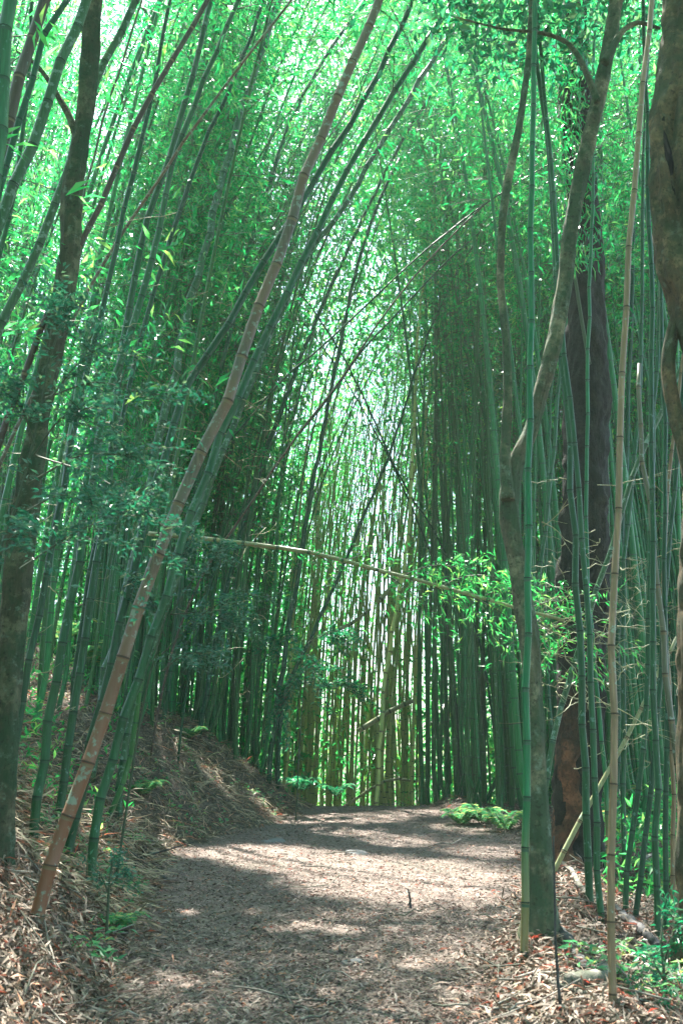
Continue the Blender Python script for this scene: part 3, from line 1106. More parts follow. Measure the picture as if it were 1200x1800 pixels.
def add_limb(mb, pw, rs, sides=44, amp=.12, mi=0, flute=.07):
    Lt = length(pw[:, :3])
    n = max(10, int(Lt / .03))
    q = resample(np.column_stack([pw, np.zeros(len(pw))])[:, :4], np.linspace(0, Lt, n)) if False else None
    seg = np.concatenate([[0], np.cumsum(np.linalg.norm(np.diff(pw[:, :3], axis=0), axis=1))])
    s = np.linspace(0, seg[-1], n)
    q = np.stack([np.interp(s, seg, pw[:, k]) for k in range(4)], 1)
    ang = np.linspace(0, 2 * pi, sides, endpoint=False)[None]
    sz = s[:, None]
    ph = rs.random(6) * 6
    lump = (1 + flute * np.sin(ang * 3 + ph[0] + sz * .7) + amp * .5 * np.sin(ang * 2 + sz * 3.1 + ph[1])
            + amp * .35 * np.sin(ang * 5 + sz * 7.3 + ph[2]) + amp * .25 * np.sin(ang * 1 + sz * 11 + ph[3])
            + ridge_noise(n, sides, rs) * .05)
    tube(mb, q[:, :3], q[:, 3], sides, mi, lump)
    return q


def carve(mb, axis, org):
    """sink the long hollow into the camera side of the gnarled trunk and raise lips and burls round it"""
    v = mb.v[-1]
    n = len(axis)
    sides = (len(v) - 2) // n
    w = v[:n * sides].reshape(n, sides, 3)
    c = axis[:, None, :3]
    r = axis[:, 3][:, None, None]
    d = w - c
    dn = d / np.linalg.norm(d, axis=2, keepdims=True)
    z = c[..., 2] + org[2]
    z0, z1 = P(1170, 425, 6.3)[2], P(1170, 175, 6.3)[2]
    t = (z - z0) / (z1 - z0)
    prof = np.clip(np.minimum(t, 1 - t) * 5, 0, 1) ** .7 * (.75 + .25 * np.sin(t * 9))
    az = np.arctan2(dn[..., 0], -dn[..., 1]) - (-.50 + .12 * np.sin(t * 7))
    dep = np.exp(-(az / .20) ** 2) * prof
    lip = (np.exp(-((az - .42) / .13) ** 2) + np.exp(-((az + .40) / .13) ** 2)) * prof
    burl = np.exp(-((az + .1) / .5) ** 2 - ((t + .45) / .25) ** 2) * .22 + np.exp(-((az - .8) / .4) ** 2 - ((t - 1.5) / .25) ** 2) * .2
    k = 1 - .62 * dep + .14 * lip + burl
    mb.v[-1][:n * sides] = (c + d * k[..., None]).reshape(-1, 3)


def broad_crown(mb, centers, n, rs, lsz=.11, sp=.35, mi=0, wid=.42):
    c = np.asarray(centers)
    k = rs.integers(len(c), size=n)
    pos = c[k] + rs.normal(size=(n, 3)) * sp * np.array([1, 1, .6])
    dr = rs.normal(size=(n, 3)) + np.array([0, 0, -.4])
    L = lsz * (.6 + .8 * rs.random(n))
    leaves(mb, pos, dr, L, L * wid, mi, rs, fold=.1)


def tree(name, label, limbs, D, mat, base_z=None, crown=None, root_flare=True, dd=0.0, mats=None, lname='branch'):
    rs = np.random.default_rng(int(D * 100))
    pw = limb_poly(limbs[0], D, dd)
    org = pw[0, :3].copy()
    g = float(H(org[0], org[1]))
    pw[0, 2] = min(pw[0, 2], g - .15)
    org[2] = g
    root = thing(name, org, label, 'tree')
    for i, lm in enumerate(limbs):
        q = pw if i == 0 else limb_poly(lm, D, dd)
        q = q.copy()
        q[:, :3] -= org
        if i == 0 and root_flare:
            h = np.clip(1 - (q[:, 2]) / .5, 0, 1)
            q[:, 3] *= 1 + .35 * h ** 2
        mb = MB()
        axis = add_limb(mb, q, rs)
        if name == 'gnarled_tree' and i == 0:
            carve(mb, axis, org)
        mb.obj('trunk' if i == 0 else lname, [M[(mats or {}).get(i, mat)]], root)
    if crown:
        cen, n, lsz, sp = crown
        mb = MB()
        broad_crown(mb, np.array([P(*c) for c in cen]) - org, n, rs, lsz, sp)
        mb.obj('crown', [M['leaf_broad']], root, smooth=False)
    return root


G_fork = G(948, 1655)
tree('forked_tree', 'forked tree with a wavy mottled mossy trunk standing at the right edge of the path',
     [[(952, 1668, 54), (951, 1600, 46), (948, 1500, 40), (943, 1350, 34), (936, 1200, 31), (926, 1100, 33), (910, 1000, 31), (898, 930, 33), (894, 870, 36), (905, 815, 33), (930, 762, 27), (952, 680, 26), (975, 590, 27), (990, 500, 28),
       (1003, 400, 30), (1020, 310, 28), (1045, 200, 27), (1070, 80, 28), (1086, -20, 27), (1110, -180, 22), (1140, -330, 16)],
      [(893, 880, 26), (887, 800, 18), (892, 700, 16), (889, 600, 15), (880, 500, 14), (882, 400, 14), (892, 320, 15), (908, 245, 14), (920, 170, 13), (930, 80, 13), (936, -60, 11), (930, -200, 8)],
      [(1062, 110, 18), (1090, 60, 12), (1120, 40, 9), (1160, 50, 6)],
      [(1050, 180, 14), (1010, 90, 9), (960, 60, 7), (880, 50, 5), (800, 30, 3)]],
     G_fork[1], 'bark_moss', dd=.03,
     crown=([(1090, 20, 7.6), (1130, 30, 7.8), (1050, 20, 7.4), (1180, -80, 8), (1100, -150, 8), (1000, -90, 7.6), (920, -60, 7.3), (860, -50, 7.3), (940, 60, 7.4), (880, 70, 7.3), (830, 30, 7.3), (790, 10, 7.3), (980, 90, 7.5), (1240, -60, 8),
              (1060, -260, 8), (950, -250, 8), (860, -200, 8)], 2600, .105, .26))

G_big = G(1012, 1515)
tree('big_tree', 'big dark straight trunk, reddish on its lower left side, standing behind the green bamboo pair',
     [[(1012, 1530, 80), (1015, 1400, 76), (1022, 1200, 80), (1028, 1000, 84), (1030, 800, 80), (1030, 600, 76), (1024, 450, 68), (1015, 300, 62), (1008, 150, 60), (1004, 0, 60), (1000, -200, 52), (995, -500, 40), (990, -800, 26)],
      ],
     G_big[1], 'bark_dark', crown=([(1000, -500, 11), (900, -600, 11.5), (1100, -620, 10.5), (980, -800, 11.5), (1060, -850, 11), (900, -850, 10), (1150, -450, 11)], 2600, .13, .9))
# a strip of rusty bark on the lower left side of that trunk is its own panel of bark


def bark_patch():
    root = [o for o in COL.objects if o.name.startswith('big_tree')][0]
    D = G_big[1]
    org = np.array(root.location)
    mb = MB()
    rs = np.random.default_rng(5)
    rows = []
    ys = np.linspace(1525, 1180, 60)
    cols = 14
    for y in ys:
        cx = np.interp(y, [1000, 1200, 1400, 1530], [1028, 1022, 1015, 1012])
        w = np.interp(y, [1000, 1200, 1400, 1530], [84, 80, 76, 84])
        c = P(cx, y, D)
        r = w * .5 * D / FPX * 1.03 + .012
        flare = max(0, 1 - (c[2] - org[2]) / .5) ** 2 * .35
        r *= 1 + flare
        lo, hi = radians(175), radians(262 + 9 * sin(y * .05) + 6 * sin(y * .13))
        for k in range(cols):
            a = lo + (hi - lo) * k / (cols - 1)
            rr = r + rs.normal() * .004 - (.03 if k in (0, cols - 1) else 0)
            rows.append(c - org + np.array([cos(a) * rr, sin(a) * rr, 0]))
    v = np.array(rows)
    i = (np.arange(59)[:, None] * cols + np.arange(cols - 1)[None]).ravel()
    mb.add(v, np.stack([i, i + 1, i + cols + 1, i + cols], 1))
    o = mb.obj('bark', [M['bark_rust']], root)
    o['label'] = 'flaking rust red bark on the lower left side'


bark_patch()

tree('mossy_tree', 'mossy grey brown tree trunk standing at the left edge behind the leafy sapling',
     [[(-14, 1500, 56), (0, 1400, 50), (10, 1250, 49), (25, 1100, 49), (40, 950, 46), (60, 800, 42), (78, 690, 38), (100, 580, 40), (122, 450, 36), (128, 330, 40), (145, 230, 34), (155, 130, 36), (160, 60, 34), (166, -40, 34), (180, -300, 24), (175, -600, 14)],
      [(140, 260, 16), (120, 200, 12), (70, 120, 8), (30, 90, 5)]],
     6.9, 'bark_left', crown=([(150, -300, 7.5), (60, -350, 7), (240, -380, 7.5), (160, -520, 7), (0, -300, 7), (300, -300, 8)], 2200, .11, .55))

g_root = tree('gnarled_tree', 'thick gnarled brown trunk with a dark vertical hollow, cut off by the right edge',
     [[(1232, 1660, 76), (1226, 1500, 66), (1222, 1300, 62), (1222, 1100, 62), (1232, 900, 66), (1250, 760, 74), (1242, 640, 84), (1222, 540, 92), (1200, 450, 98), (1192, 350, 104), (1188, 260, 106), (1194, 160, 92), (1202, 80, 84), (1206, 0, 86), (1212, -150, 76), (1230, -400, 55), (1250, -700, 30)],
      [(1222, 900, 30), (1205, 800, 26), (1186, 725, 25), (1175, 665, 24), (1176, 610, 23), (1186, 560, 22), (1196, 500, 20)]],
     6.3, 'bark_gnarl', crown=([(1230, -350, 6.5), (1350, -400, 6), (1180, -500, 6), (1300, -650, 6.5), (1150, -350, 7)], 1800, .12, .5))


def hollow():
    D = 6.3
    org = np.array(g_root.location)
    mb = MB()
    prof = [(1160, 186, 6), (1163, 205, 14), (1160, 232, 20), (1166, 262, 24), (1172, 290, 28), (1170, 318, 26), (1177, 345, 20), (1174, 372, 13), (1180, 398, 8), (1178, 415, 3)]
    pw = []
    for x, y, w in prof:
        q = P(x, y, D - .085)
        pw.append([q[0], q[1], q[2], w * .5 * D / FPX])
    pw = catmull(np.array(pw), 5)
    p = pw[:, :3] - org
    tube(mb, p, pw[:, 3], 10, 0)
    return mb.obj('hollow', [M['hole_shade']], g_root)  # dark core sunk in the carved trunk, painting the shade within


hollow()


# ------------------------------------------------------------------ climbing leaves on the big trunk
def climber():
    rs = np.random.default_rng(21)
    D = G_big[1]
    org = P(1000, 480, D - .35)
    root = thing('climbing_plant', org, 'leafy green climber with drooping narrow leaves wrapped round the upper big dark trunk', 'climber')
    mb = MB()
    stem = catmull(np.array([P(x, y, D - .33) for x, y in ((1035, 640), (1015, 520), (1000, 400), (1010, 280), (985, 150), (1010, 20), (990, -100))]) - org, 8)
    tube(mb, stem, np.linspace(.022, .01, len(stem)), 6)
    mb.obj('stem', [M['twig']], root)
    mb = MB()
    n = 1700
    y = rs.uniform(-80, 470, n)
    x = np.interp(y, [-80, 150, 470], [995, 1000, 1012]) + rs.normal(size=n) * 27
    pos = np.array([P(a, b, D - .3 - .25 * rs.random()) for a, b in zip(x, y)]) - org
    dr = rs.normal(size=(n, 3)) * .5 + np.array([0, -.3, -1.0])
    leaves(mb, pos, dr, .10 + .10 * rs.random(n), .022, 0, rs)
    mb.obj('foliage', [M['leaf']], root, smooth=False)


climber()


# ------------------------------------------------------------------ the fallen cane with its leafy sprays
def arching_cane():
    rs = np.random.default_rng(31)
    D = 8.6
    pts = [(262, 938), (340, 945), (450, 957), (560, 974), (650, 998), (750, 1024), (830, 1047), (905, 1068), (990, 1090)]
    p3 = np.array([P(x, y, D + .0016 * (900 - x)) for x, y in pts])
    org = p3[0].copy()
    poly = catmull(p3 - org, 8)
    root = thing('fallen_cane', org, 'fallen grey cane hanging almost level across the path with leafy sprays', 'cane')
    mb = MB()
    culm_mesh(mb, poly, .024, .014, 10, .36)
    mb.obj('culm', [M['culm_pale'], M['node_pale'], M['node_dark']], root)  # pale material puts the grey cane's bright lighting into its color
    Lt = length(poly)
    for k, (s, nl, ln, ax) in enumerate(((.42, 50, .35, -1), (.50, 80, .5, 1), (.56, 150, .75, -1), (.64, 190, .85, 1), (.69, 230, 1.0, -1), (.73, 240, .8, 1), (.77, 240, 1.1, -1), (.82, 200, .8, 1), (.87, 160, .9, -1), (.92, 130, .7, 1), (.97, 110, .6, -1))):
        q = resample(poly, np.array([s * Lt]))[0]
        d0 = np.array([.75, -.35 + .7 * rs.random(), .35 * ax + .1])
        d0 /= np.linalg.norm(d0)
        kk = np.linspace(0, 1, 7)[:, None]
        br = q + d0 * ln * kk + np.array([0, 0, -1.]) * kk ** 2 * ln * (.55 if ax > 0 else .4)
        mb = MB()
        tube(mb, br, np.linspace(.007, .002, 7), 5, 1)
        u = .15 + .85 * rs.random(nl // 4)
        c = resample(br, u * length(br)) + rs.normal(size=(nl // 4, 3)) * np.array([.13, .13, .09])
        fd = np.array([.5, 0, -.35]) + rs.normal(size=(nl // 4, 3)) * .6
        pos = np.repeat(c, 4, 0) + rs.normal(size=(nl // 4 * 4, 3)) * .02
        dr = np.repeat(fd, 4, 0) + rs.normal(size=(nl // 4 * 4, 3)) * .35
        leaves(mb, pos, dr, .05 + .06 * rs.random(len(pos)), .015, 0, rs)
        mb.obj('spray', [M['leaf_far'], M['twig']], root, smooth=False)


arching_cane()


# ------------------------------------------------------------------ leafy saplings and shrubs
def sapling(label, base, stem_pts, tips, D, n=420, lsz=.05, sp=.16, mat='leaf_small', cat='sapling', wid=.42, rstem=.012):
    rs = np.random.default_rng(int(base[0] * 3 + base[1]))
    b = P(base[0], base[1], D)
    b[2] = float(H(b[0], b[1])) - .03
    p3 = np.array([b] + [P(x, y, D) for x, y in stem_pts])
    org = b.copy()
    root = thing('sapling', org, label, cat, 'leafy saplings under the bamboo')
    poly = catmull(p3 - org, 8)
    mb = MB()
    tube(mb, poly, np.linspace(rstem, rstem * .3, len(poly)), 7)
    mb.obj('stem', [M['twig']], root)
    for (sx, sy, tx, ty, td) in tips:
        a = P(sx, sy, D) - org
        c = P(tx, ty, td) - org
        midp = (a + c) / 2 + np.array([0, 0, .08])
        br = catmull(np.array([a, midp, c]), 8)
        mb = MB()
        tube(mb, br, np.linspace(rstem * .6, .002, len(br)), 5, 1)
        lb = length(br)
        ns = max(3, n // 40)
        for _ in range(ns):
            u = .25 + .75 * rs.random()
            o = resample(br, np.array([u * lb]))[0]
            dv = (c - a) / lb * .7 + rs.normal(size=3) * .6 * np.array([1, 1, .5])
            dv /= np.linalg.norm(dv)
            ln = sp * 2.2 * (.5 + rs.random())
            tw = o + dv * np.linspace(0, 1, 5)[:, None] * ln - np.array([0, 0, 1]) * np.linspace(0, 1, 5)[:, None] ** 2 * ln * .25
            tube(mb, tw, np.linspace(.003, .001, 5), 3, 1)
            m = 40
            t = rs.random(m)
            pos = resample(tw, t * length(tw)) + rs.normal(size=(m, 3)) * .012 * np.array([1, 1, .5]) + rs.normal(size=(m, 3)) * .022
            sd = np.cross(dv, [0, 0, 1.])
            dr = dv * .5 + sd * rs.choice([-1, 1], m)[:, None] + rs.normal(size=(m, 3)) * .35
            leaves(mb, pos, dr, lsz * (.6 + .8 * rs.random(m)), lsz * wid, 0, rs, fold=.08)
        mb.obj('branch', [M[mat], M['twig']], root, smooth=False)


sapling('leafy sapling with small grey green leaves in layered branches before the mossy trunk', (-60, 1560),
        [(-50, 1300), (-20, 1050), (40, 850), (75, 700), (90, 580)],
        [(50, 850, 230, 800, 5.2), (35, 1000, 270, 900, 5.4), (60, 800, 300, 935, 5.5), (75, 720, 200, 600, 5.3), (80, 700, 250, 690, 5.4), (60, 780, 10, 690, 5.2), (45, 900, 20, 960, 5.0), (85, 640, 130, 540, 5.3), (45, 900, 170, 890, 5.0), (60, 800, 150, 720, 5.0)], 5.4, n=420, lsz=.045)
sapling('leafy sapling with small leaves right behind the rusty brown bamboo', (205, 1480),
        [(250, 1250), (292, 1080), (320, 940)],
        [(285, 1150, 430, 1040, 8.4), (300, 1080, 430, 1110, 8.5), (300, 1080, 400, 960, 8.6), (290, 1120, 250, 1020, 8.4), (300, 1050, 340, 900, 8.4), (285, 1180, 370, 1150, 8.2)], 8.5, n=380, lsz=.055)
sapling('small leafy sapling before the golden stand at the end of the mound', (520, 1400),
        [(530, 1250), (545, 1120), (540, 1050)],
        [(535, 1200, 620, 1210, 15.5), (540, 1130, 600, 1120, 15.5), (540, 1100, 490, 1130, 15.5), (535, 1180, 500, 1230, 15.5), (540, 1150, 560, 1190, 15)], 15.5, n=420, lsz=.085, sp=.22, mat='leaf_broad')
sapling('low leafy sapling with bluish leaves at the foot of the leaning left bamboos', (190, 1600),
        [(192, 1560), (195, 1530)],
        [(192, 1570, 150, 1540, 6.8), (192, 1560, 240, 1555, 6.8), (195, 1540, 200, 1510, 6.8)], 6.8, n=120, lsz=.035, sp=.06, mat='leaf_small')
sapling('low leafy sapling with bright leaves in the bottom right corner', (1170, 1760),
        [(1165, 1700), (1160, 1650)],
        [(1165, 1720, 1110, 1690, 5.6), (1165, 1700, 1200, 1660, 5.6), (1160, 1680, 1120, 1740, 5.4), (1165, 1720, 1195, 1760, 5.3), (1160, 1660, 1175, 1610, 5.7)], 5.6, n=120, lsz=.04, sp=.08, mat='leaf_broad')


def fern(px, py, R, n, label, lmat='fern', group='ferns and low plants on the forest floor'):
    rs = np.random.default_rng(int(px * 7 + py))
    b = G(px, py)
    root = thing('fern', b, label, 'fern', group)
    for k in range(n):
        az = 2 * pi * (k + rs.random() * .6) / n
        l = R * (.7 + .5 * rs.random())
        t = np.linspace(0, 1, 9)[:, None]
        out = np.array([cos(az), sin(az), 0])
        rach = out * l * t + np.array([0, 0, 1.]) * (t * 1.7 - t ** 2 * 1.35) * l
        mb = MB()
        tube(mb, rach, np.linspace(.004, .0012, 9), 4, 1)
        m = 26
        u = np.linspace(.12, .99, m)
        q = resample(rach, u * length(rach))
        side = np.cross(out, [0, 0, 1.])
        pl = l * .30 * np.sin(pi * np.clip(u, .08, 1) ** .8) + .015
        for sg in (-1, 1):
            dr = np.tile(side * sg + out * .45, (m, 1)) + rs.normal(size=(m, 3)) * .08
            leaves(mb, q, dr, pl, pl * .26 + .004, 0, rs, fold=.05, flat=np.tile(np.array([0, 0, 1.]), (m, 1)) + rs.normal(size=(m, 3)) * .1)
        mb.obj('frond', [M[lmat], M['twig']], root, smooth=False)


fern(812, 1452, .38, 9, 'bright green fern at the path edge, leftmost beside the dark clump')
fern(848, 1450, .46, 10, 'bright green fern at the path edge, largest and middle one by the dark clump')
fern(888, 1462, .42, 9, 'bright green fern at the path edge, nearest to the straight bright green bamboo')
fern(1125, 1480, .6, 9, 'fern glowing green between the bamboos near the gnarled trunk')
fern(1098, 1420, .6, 9, 'fern behind the straw yellow bamboo, deeper in the right stand')
fern(975, 1400, .5, 8, 'fern in the gap between forked tree and big dark trunk')
fern(530, 1392, .4, 9, 'green fern under the bamboo at the right end of the mound', 'leaf_broad')
fern(590, 1400, .3, 8, 'small green fern on the low bank below the golden stand', 'leaf_broad')
fern(250, 1400, .34, 8, 'green fern low on the left bank between the stems and the mound')
fern(330, 1300, .32, 7, 'small fern on top of the leaf covered mound')
fern(205, 1640, .22, 7, 'tiny fern on the bank by the foot of the leaning green bamboo')
fern(1180, 1560, .5, 8, 'fern under the gnarled trunk at the right edge')
fern(190, 1180, .7, 9, 'green fern on the hillside seen between the left hand bamboos')
fern(110, 1130, .7, 9, 'green fern on the hillside right of the mossy trunk')


# ------------------------------------------------------------------ sticks, stone, root
def stick(name, label, pts, r0, r1, mat, cat, lift=.02, forks=0):
    p = []
    for x, y in pts:
        q = G(x, y)
        q[2] = float(H(q[0], q[1])) + lift
        p.append(q)
    p = np.array(p)
    if name == 'upright_twig':
        p = np.array([p[0] - np.array([0, 0, .05])] + [P(x, y, p[0][1]) for x, y in pts[1:]])
    org = p[0].copy()
    poly = catmull(p - org, 8)
    rs = np.random.default_rng(int(pts[0][0] + pts[0][1]))
    poly = poly + rs.normal(size=poly.shape) * r0 * .15
    root = None
    mb = MB()
    lump = 1 + rs.normal(size=(len(poly), 8)) * .08
    tube(mb, poly, np.linspace(r0, r1, len(poly)), 8, 0, lump)
    if forks:
        for _ in range(forks):
            i = rs.integers(2, len(poly) - 2)
            d = poly[i + 1] - poly[i]
            d = d / np.linalg.norm(d) + rs.normal(size=3) * .5
            d[2] = abs(d[2]) * .4
            L = .25 + .3 * rs.random()
            tube(mb, poly[i] + d * np.linspace(0, 1, 5)[:, None] * L, np.linspace(r1 * .8, r1 * .3, 5), 6, 0)
    o = mb.obj(name, [M[mat]])
    o.location = org
    tag(o, label, cat, 'dead branches and sticks on the ground')
    return o


stick('fallen_branch', 'dark curved fallen branch lying right of the straw yellow bamboo', [(1078, 1612), (1105, 1640), (1135, 1668), (1158, 1690)], .032, .028, 'deadwood_dark', 'branch', .07)
stick('fallen_branch', 'long pale brown stick lying from the straight bright bamboo towards the bottom right', [(930, 1712), (970, 1742), (1010, 1762), (1050, 1772)], .016, .012, 'deadwood', 'branch', .04, 2)
stick('fallen_branch', 'thick grey log lying behind the foot of the straw yellow bamboo', [(1000, 1752), (1060, 1735), (1120, 1728), (1200, 1722)], .05, .04, 'deadwood', 'log', .05)
stick('fallen_branch', 'mossy branch running down from the big dark trunk past the bamboo pair', [(960, 1500), (1000, 1540), (1030, 1580), (1060, 1610)], .03, .02, 'deadwood', 'branch', .05, 2)
stick('fallen_branch', 'dark root like branch right behind the foot of the forked tree', [(975, 1640), (1000, 1670), (1030, 1720), (1070, 1745)], .04, .02, 'deadwood_dark', 'branch', .05)
stick('fallen_branch', 'pale stick leaning in sunlight behind the straw yellow bamboo', [(1100, 1548), (1130, 1530), (1155, 1518)], .024, .018, 'deadwood', 'branch', .10)
stick('fallen_branch', 'straight pale stick in the lower right of the path verge', [(905, 1745), (925, 1775), (945, 1799)], .009, .007, 'culm_pale', 'stick', .03)
stick('fallen_branch', 'brown dead branch poking out of the left bank into the path', [(235, 1510), (262, 1530), (300, 1556)], .02, .012, 'deadwood_dark', 'branch', .03, 2)
stick('fallen_branch', 'short dark stick lying on the right half of the path', [(800, 1700), (835, 1728)], .012, .008, 'deadwood', 'stick', .02)
stick('upright_twig', 'short twig sticking up in the middle of the path', [(722, 1600), (720, 1580), (717, 1563)], .012, .006, 'deadwood_dark', 'twig', .0)
stick('upright_twig', 'thin dark dead twig standing up before the forked tree', [(988, 1790), (978, 1700), (974, 1580), (972, 1470)], .008, .004, 'deadwood_dark', 'twig', .0)

# pale broken canes lodged in the golden stand
for (pts, w, d, lab) in ((((630, 1285), (675, 1255), (722, 1232)), 9, 21, 'white broken cane lodged low in the golden stand'),
                         (((662, 1060), (685, 1035), (708, 1012)), 9, 20.5, 'white broken cane lodged high in the bright gap'),
                         (((600, 1420), (680, 1372), (735, 1374)), 5, 22.5, 'thin level cane lying low behind the golden stand'),
                         (((560, 1120), (620, 1095), (650, 1070)), 7, 20.5, 'short bleached cane hanging left of the bright gap')):
    p = np.array([P(x, y, d) for x, y in pts])
    mb = MB()
    culm_mesh(mb, catmull(p - p[0], 6), w * .5 * d / FPX, w * .4 * d / FPX, 8, .4)
    o = mb.obj('broken_cane', [M['culm_pale'], M['node_pale'], M['node_dark']])
    o.location = p[0]
    tag(o, lab, 'cane', 'bleached broken canes')


def stone(px, py, s, label):
    rs = np.random.default_rng(int(px))
    g = G(px, py)
    me = bpy.data.meshes.new('stone')
    import bmesh
    bm = bmesh.new()
    bmesh.ops.create_icosphere(bm, subdivisions=4, radius=1)
    ph = rs.random(6) * 6
    for v in bm.verts:
        c = v.co
        k = 1 + .18 * sin(c.x * 3 + ph[0]) * cos(c.y * 2.4 + ph[1]) + .1 * sin(c.z * 5 + c.x * 4 + ph[2]) + .04 * sin(c.y * 11 + ph[3]) * sin(c.x * 9)
        v.co = Vector((c.x * s * k * 1.2, c.y * s * k, c.z * s * k * .55))
    bm.to_mesh(me)
    bm.free()
    for p in me.polygons:
        p.use_smooth = True
    me.materials.append(M['rock'])
    o = bpy.data.objects.new('stone', me)
    COL.objects.link(o)
    o.location = (g[0], g[1], g[2] - s * .12)
    tag(o, label, 'stone', 'stones set in the path')


stone(628, 1503, .13, 'grey stone half sunk in the sunny far part of the path')
stone(478, 1482, .13, 'pale grey stone by the left edge of the sunny far part of the path')
stone(1005, 1722, .09, 'dark stone among the litter right of the straight bright bamboo')
stone(618, 1694, .06, 'small grey stone in the near sunny patch of the path')


# ------------------------------------------------------------------ leaf litter
def litter():
    rs = np.random.default_rng(77)

    def scatter(n, on_path, dmin, dmax, lo, hi, wd, tilt, mat, name, label):
        d = np.exp(rs.uniform(np.log(dmin), np.log(dmax), n * 3))
        px = rs.uniform(-140, 1340, n * 3)
        x = (px - 600) / FPX * d / CT
        L, R = edges(d)
        inside = (x > L + .12 * rs.normal(size=len(x))) & (x < R + .15 * rs.normal(size=len(x)))
        keep = inside if on_path else ~inside
        x, d = x[keep][:n], d[keep][:n]
        m = len(x)
        z = H(x, d)
        e = .05
        nx = -(H(x + e, d) - H(x - e, d)) / (2 * e)
        ny = -(H(x, d + e) - H(x, d - e)) / (2 * e)
        nr = np.stack([nx, ny, np.ones(m)], 1)
        nr /= np.linalg.norm(nr, axis=1, keepdims=True)
        az = rs.random(m) * 2 * pi
        dr = np.stack([np.cos(az), np.sin(az), np.zeros(m)], 1)
        dr = dr - nr * (dr * nr).sum(1, keepdims=True) + nr * (rs.normal(size=(m, 1)) * tilt)
        up = nr + rs.normal(size=(m, 3)) * tilt * 1.3
        LL = lo + (hi - lo) * rs.random(m) ** 1.5
        pos = np.stack([x, d, z], 1) + nr * (.018 + (.035 if not on_path else .006) * rs.random((m, 1)))
        mb = MB()
        leaves(mb, pos, dr, LL, wd * (.6 + .8 * rs.random(m)), 0, rs, fold=.2, flat=up)
        tag(mb.obj(name, [M[mat]], smooth=False), label, 'leaf litter', kind='stuff')

    scatter(95000, False, 3.6, 22, .035, .15, .015, .36, 'litter', 'leaf_litter', 'thick layer of dead bamboo leaves on the banks and verge')
    scatter(34000, True, 4.2, 20, .015, .10, .013, .17, 'litter_path', 'trodden_leaves', 'trodden dead leaves scattered over the earth path')
    # straw and drooping dead blades on the left bank
    n = 14000
    d = np.exp(rs.uniform(np.log(7.5), np.log(19), n))
    px = rs.uniform(-60, 600, n)
    x = (px - 600) / FPX * d / CT
    L, R = edges(d)
    k = (x < L - .02)
    x, d = x[k], d[k]
    m = len(x)
    pos = np.stack([x, d, H(x, d) + .02 + .06 * rs.random(m)], 1)
    dr = np.stack([.7 + rs.normal(size=m) * .6, rs.normal(size=m) * .8 - .2, -.25 + rs.normal(size=m) * .35], 1)
    mb = MB()
    leaves(mb, pos, dr, .12 + .3 * rs.random(m) ** 2, .010 + .010 * rs.random(m), 0, rs, fold=.2)
    tag(mb.obj('straw', [M['straw']], smooth=False), 'straw coloured dead blades hanging down the left bank', 'leaf litter', kind='stuff')
    # drifts heaped round the feet of the near stems
    feet = [o.location for o in COL.objects if o.get('group') == 'large bamboos seen singly' and 3 < o.location.y < 12] + [o.location for o in COL.objects if o.name.split('.')[0].endswith('_tree') and o.name != 'mossy_tree']
    c = np.array([f[:] for f in feet])
    k = np.repeat(np.arange(len(c)), 110)
    ang, rr = rs.random(len(k)) * 6.3, .04 + .22 * rs.random(len(k))
    x, y = c[k, 0] + np.cos(ang) * rr, c[k, 1] + np.sin(ang) * rr
    pos = np.stack([x, y, H(x, y) + .02 + .10 * np.clip(1 - rr / .22, 0, 1) * rs.random(len(k))], 1)
    dr = rs.normal(size=(len(k), 3)) * np.array([1, 1, .35])
    mb = MB()
    leaves(mb, pos, dr, .05 + .09 * rs.random(len(k)), .015, 0, rs, fold=.2)
    tag(mb.obj('leaf_drifts', [M['litter']], smooth=False), 'dead leaves heaped around the feet of the near stems', 'leaf litter', kind='stuff')
    # low green growth
    n = 16000
    k = rs.random(n)
    px = np.where(k < .45, rs.uniform(950, 1330, n), np.where(k < .8, rs.uniform(-150, 260, n), rs.uniform(500, 735, n)))
    d = np.where(k < .45, rs.uniform(8.5, 17, n), np.where(k < .8, rs.uniform(9, 21, n), rs.uniform(19.5, 27, n)))
    x = (px - 600) / FPX * d / CT
    L, R = edges(d)
    cl = wav(x, d, 1.9, 2.) + .4 * wav(x, d, 6., 3.)
    kk = ((x < L - .5) | (x > R + .7)) & (cl > .1)
    x, d, cl = x[kk], d[kk], cl[kk]
    pos = np.stack([x, d, H(x, d) + .03 + (.25 + .9 * (cl - .1)) * rs.random(len(x)) ** 1.3], 1)
    LL = .06 + .09 * rs.random(len(x))
    mb = MB()
    leaves(mb, pos, rs.normal(size=(len(x), 3)) + np.array([0, 0, .1]), LL, LL * .3, 0, rs, fold=.1)
    tag(mb.obj('undergrowth', [M['leaf_far']], smooth=False), 'tangled low green undergrowth between the stems', 'undergrowth', kind='stuff')
    # bare side twigs that hang between the stems
    mb = MB()
    for _ in range(420):
        if rs.random() < .6:
            q = P(rs.uniform(930, 1210), rs.normal() * 110 + 1110, rs.uniform(7.5, 12.5))
        else:
            q = P(rs.uniform(-20, 480), rs.normal() * 230 + 800, rs.uniform(8, 14))
        if q[2] < float(H(q[0], q[1])) + .2:
            continue
        dv = rs.normal(size=3) * np.array([1, 1, .35])
        dv /= np.linalg.norm(dv)
        ln = .15 + .6 * rs.random() ** 2
        t = np.linspace(0, 1, 6)[:, None]
        br = q + dv * ln * t - np.array([0, 0, 1]) * t ** 2 * ln * .3 * rs.random() + rs.normal(size=(6, 3)) * .012
        tube(mb, br, np.linspace(.0045, .0015, 6), 4)
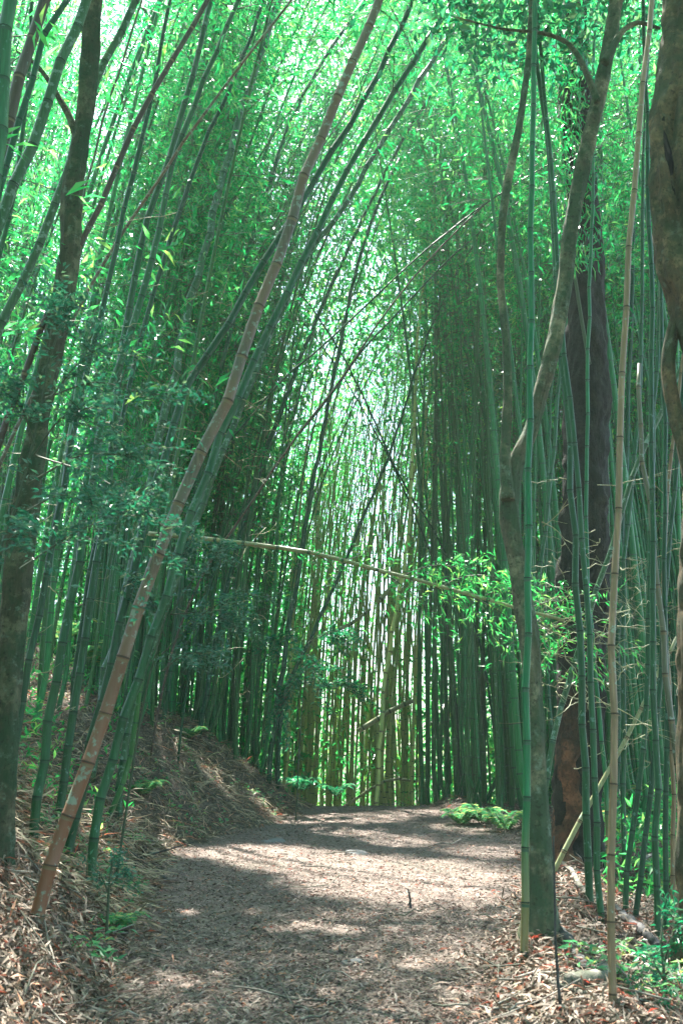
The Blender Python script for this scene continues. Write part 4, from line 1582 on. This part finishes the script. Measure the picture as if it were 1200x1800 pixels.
        for _k in range(2):
            j = rs.integers(1, 5)
            d2 = dv + rs.normal(size=3) * .6
            tube(mb, br[j] + d2 * np.linspace(0, 1, 4)[:, None] * ln * .35, np.linspace(.002, .001, 4), 3)
    tag(mb.obj('hanging_twigs', [M['culm_pale']]), 'tangle of bare pale twigs hanging between the stems', 'twigs', kind='stuff')
    # thin twigs and stalks
    n = 1500
    d = np.exp(rs.uniform(np.log(4), np.log(19), n))
    px = rs.uniform(-100, 1300, n)
    x = (px - 600) / FPX * d / CT
    L, R = edges(d)
    mb = MB()
    for a, b, l, r in zip(x, d, L, R):
        if l < a < r and rs.random() < .88:
            continue
        az = rs.random() * 6.3
        ln = .12 + .45 * rs.random() ** 2
        t = np.linspace(-.5, .5, 4)
        qx, qy = a + cos(az) * ln * t, b + sin(az) * ln * t
        qz = H(qx, qy) + .03 + rs.normal(size=4) * .012 + .12 * rs.random() * (t + .5) * ln * 2
        tube(mb, np.stack([qx, qy, qz], 1), np.full(4, .0025 + .004 * rs.random()), 4)
    tag(mb.obj('twig_litter', [M['deadwood']]), 'countless thin dead twigs and stalks strewn over the litter', 'twig litter', kind='stuff')
    # small green seedlings
    n = 5200
    d = np.exp(rs.uniform(np.log(4.2), np.log(20), n))
    px = rs.uniform(-100, 1300, n)
    x = (px - 600) / FPX * d / CT
    L, R = edges(d)
    k = ((x < L - .05) | (x > R + .2)) & (wav(x, d, 1.7, 9.) > np.where((x > R) | (d < 8), .4, -.05))
    x, d = x[k], d[k]
    m = len(x)
    pos = np.repeat(np.stack([x, d, H(x, d) + .05 + .05 * rs.random(m)], 1), 5, 0) + rs.normal(size=(m * 5, 3)) * np.array([.03, .03, .015])
    dr = rs.normal(size=(m * 5, 3)) * np.array([1, 1, .35])
    mb = MB()
    LL = .035 + .05 * rs.random(m * 5)
    leaves(mb, pos, dr, LL, LL * .38, 0, rs, fold=.08)
    tag(mb.obj('seedlings', [M['fern']], smooth=False), 'small green seedlings dotted over the banks', 'ground cover', kind='stuff')


litter()


# ------------------------------------------------------------------ the hazy air
def haze():
    m, nt, out = nodes('haze_air')
    pv = nt.nodes.new("ShaderNodeVolumePrincipled")
    pv.inputs["Color"].default_value = (.78, .97, .84, 1)
    pv.inputs["Density"].default_value = .0014
    pv.inputs["Anisotropy"].default_value = .3
    nt.links.new(pv.outputs[0], out.inputs["Volume"])
    x0, x1, y0, y1, z0, z1 = -95, 95, -45, 165, -7.5, 40
    mb = MB()
    v = [(x, y, z) for z in (z0, z1) for y in (y0, y1) for x in (x0, x1)]
    mb.add(v, [(0, 2, 3, 1), (4, 5, 7, 6), (0, 1, 5, 4), (2, 6, 7, 3), (0, 4, 6, 2), (1, 3, 7, 5)])
    tag(mb.obj('haze', [m], smooth=False), 'thin bright haze in the air of the grove', 'haze', kind='stuff')


haze()
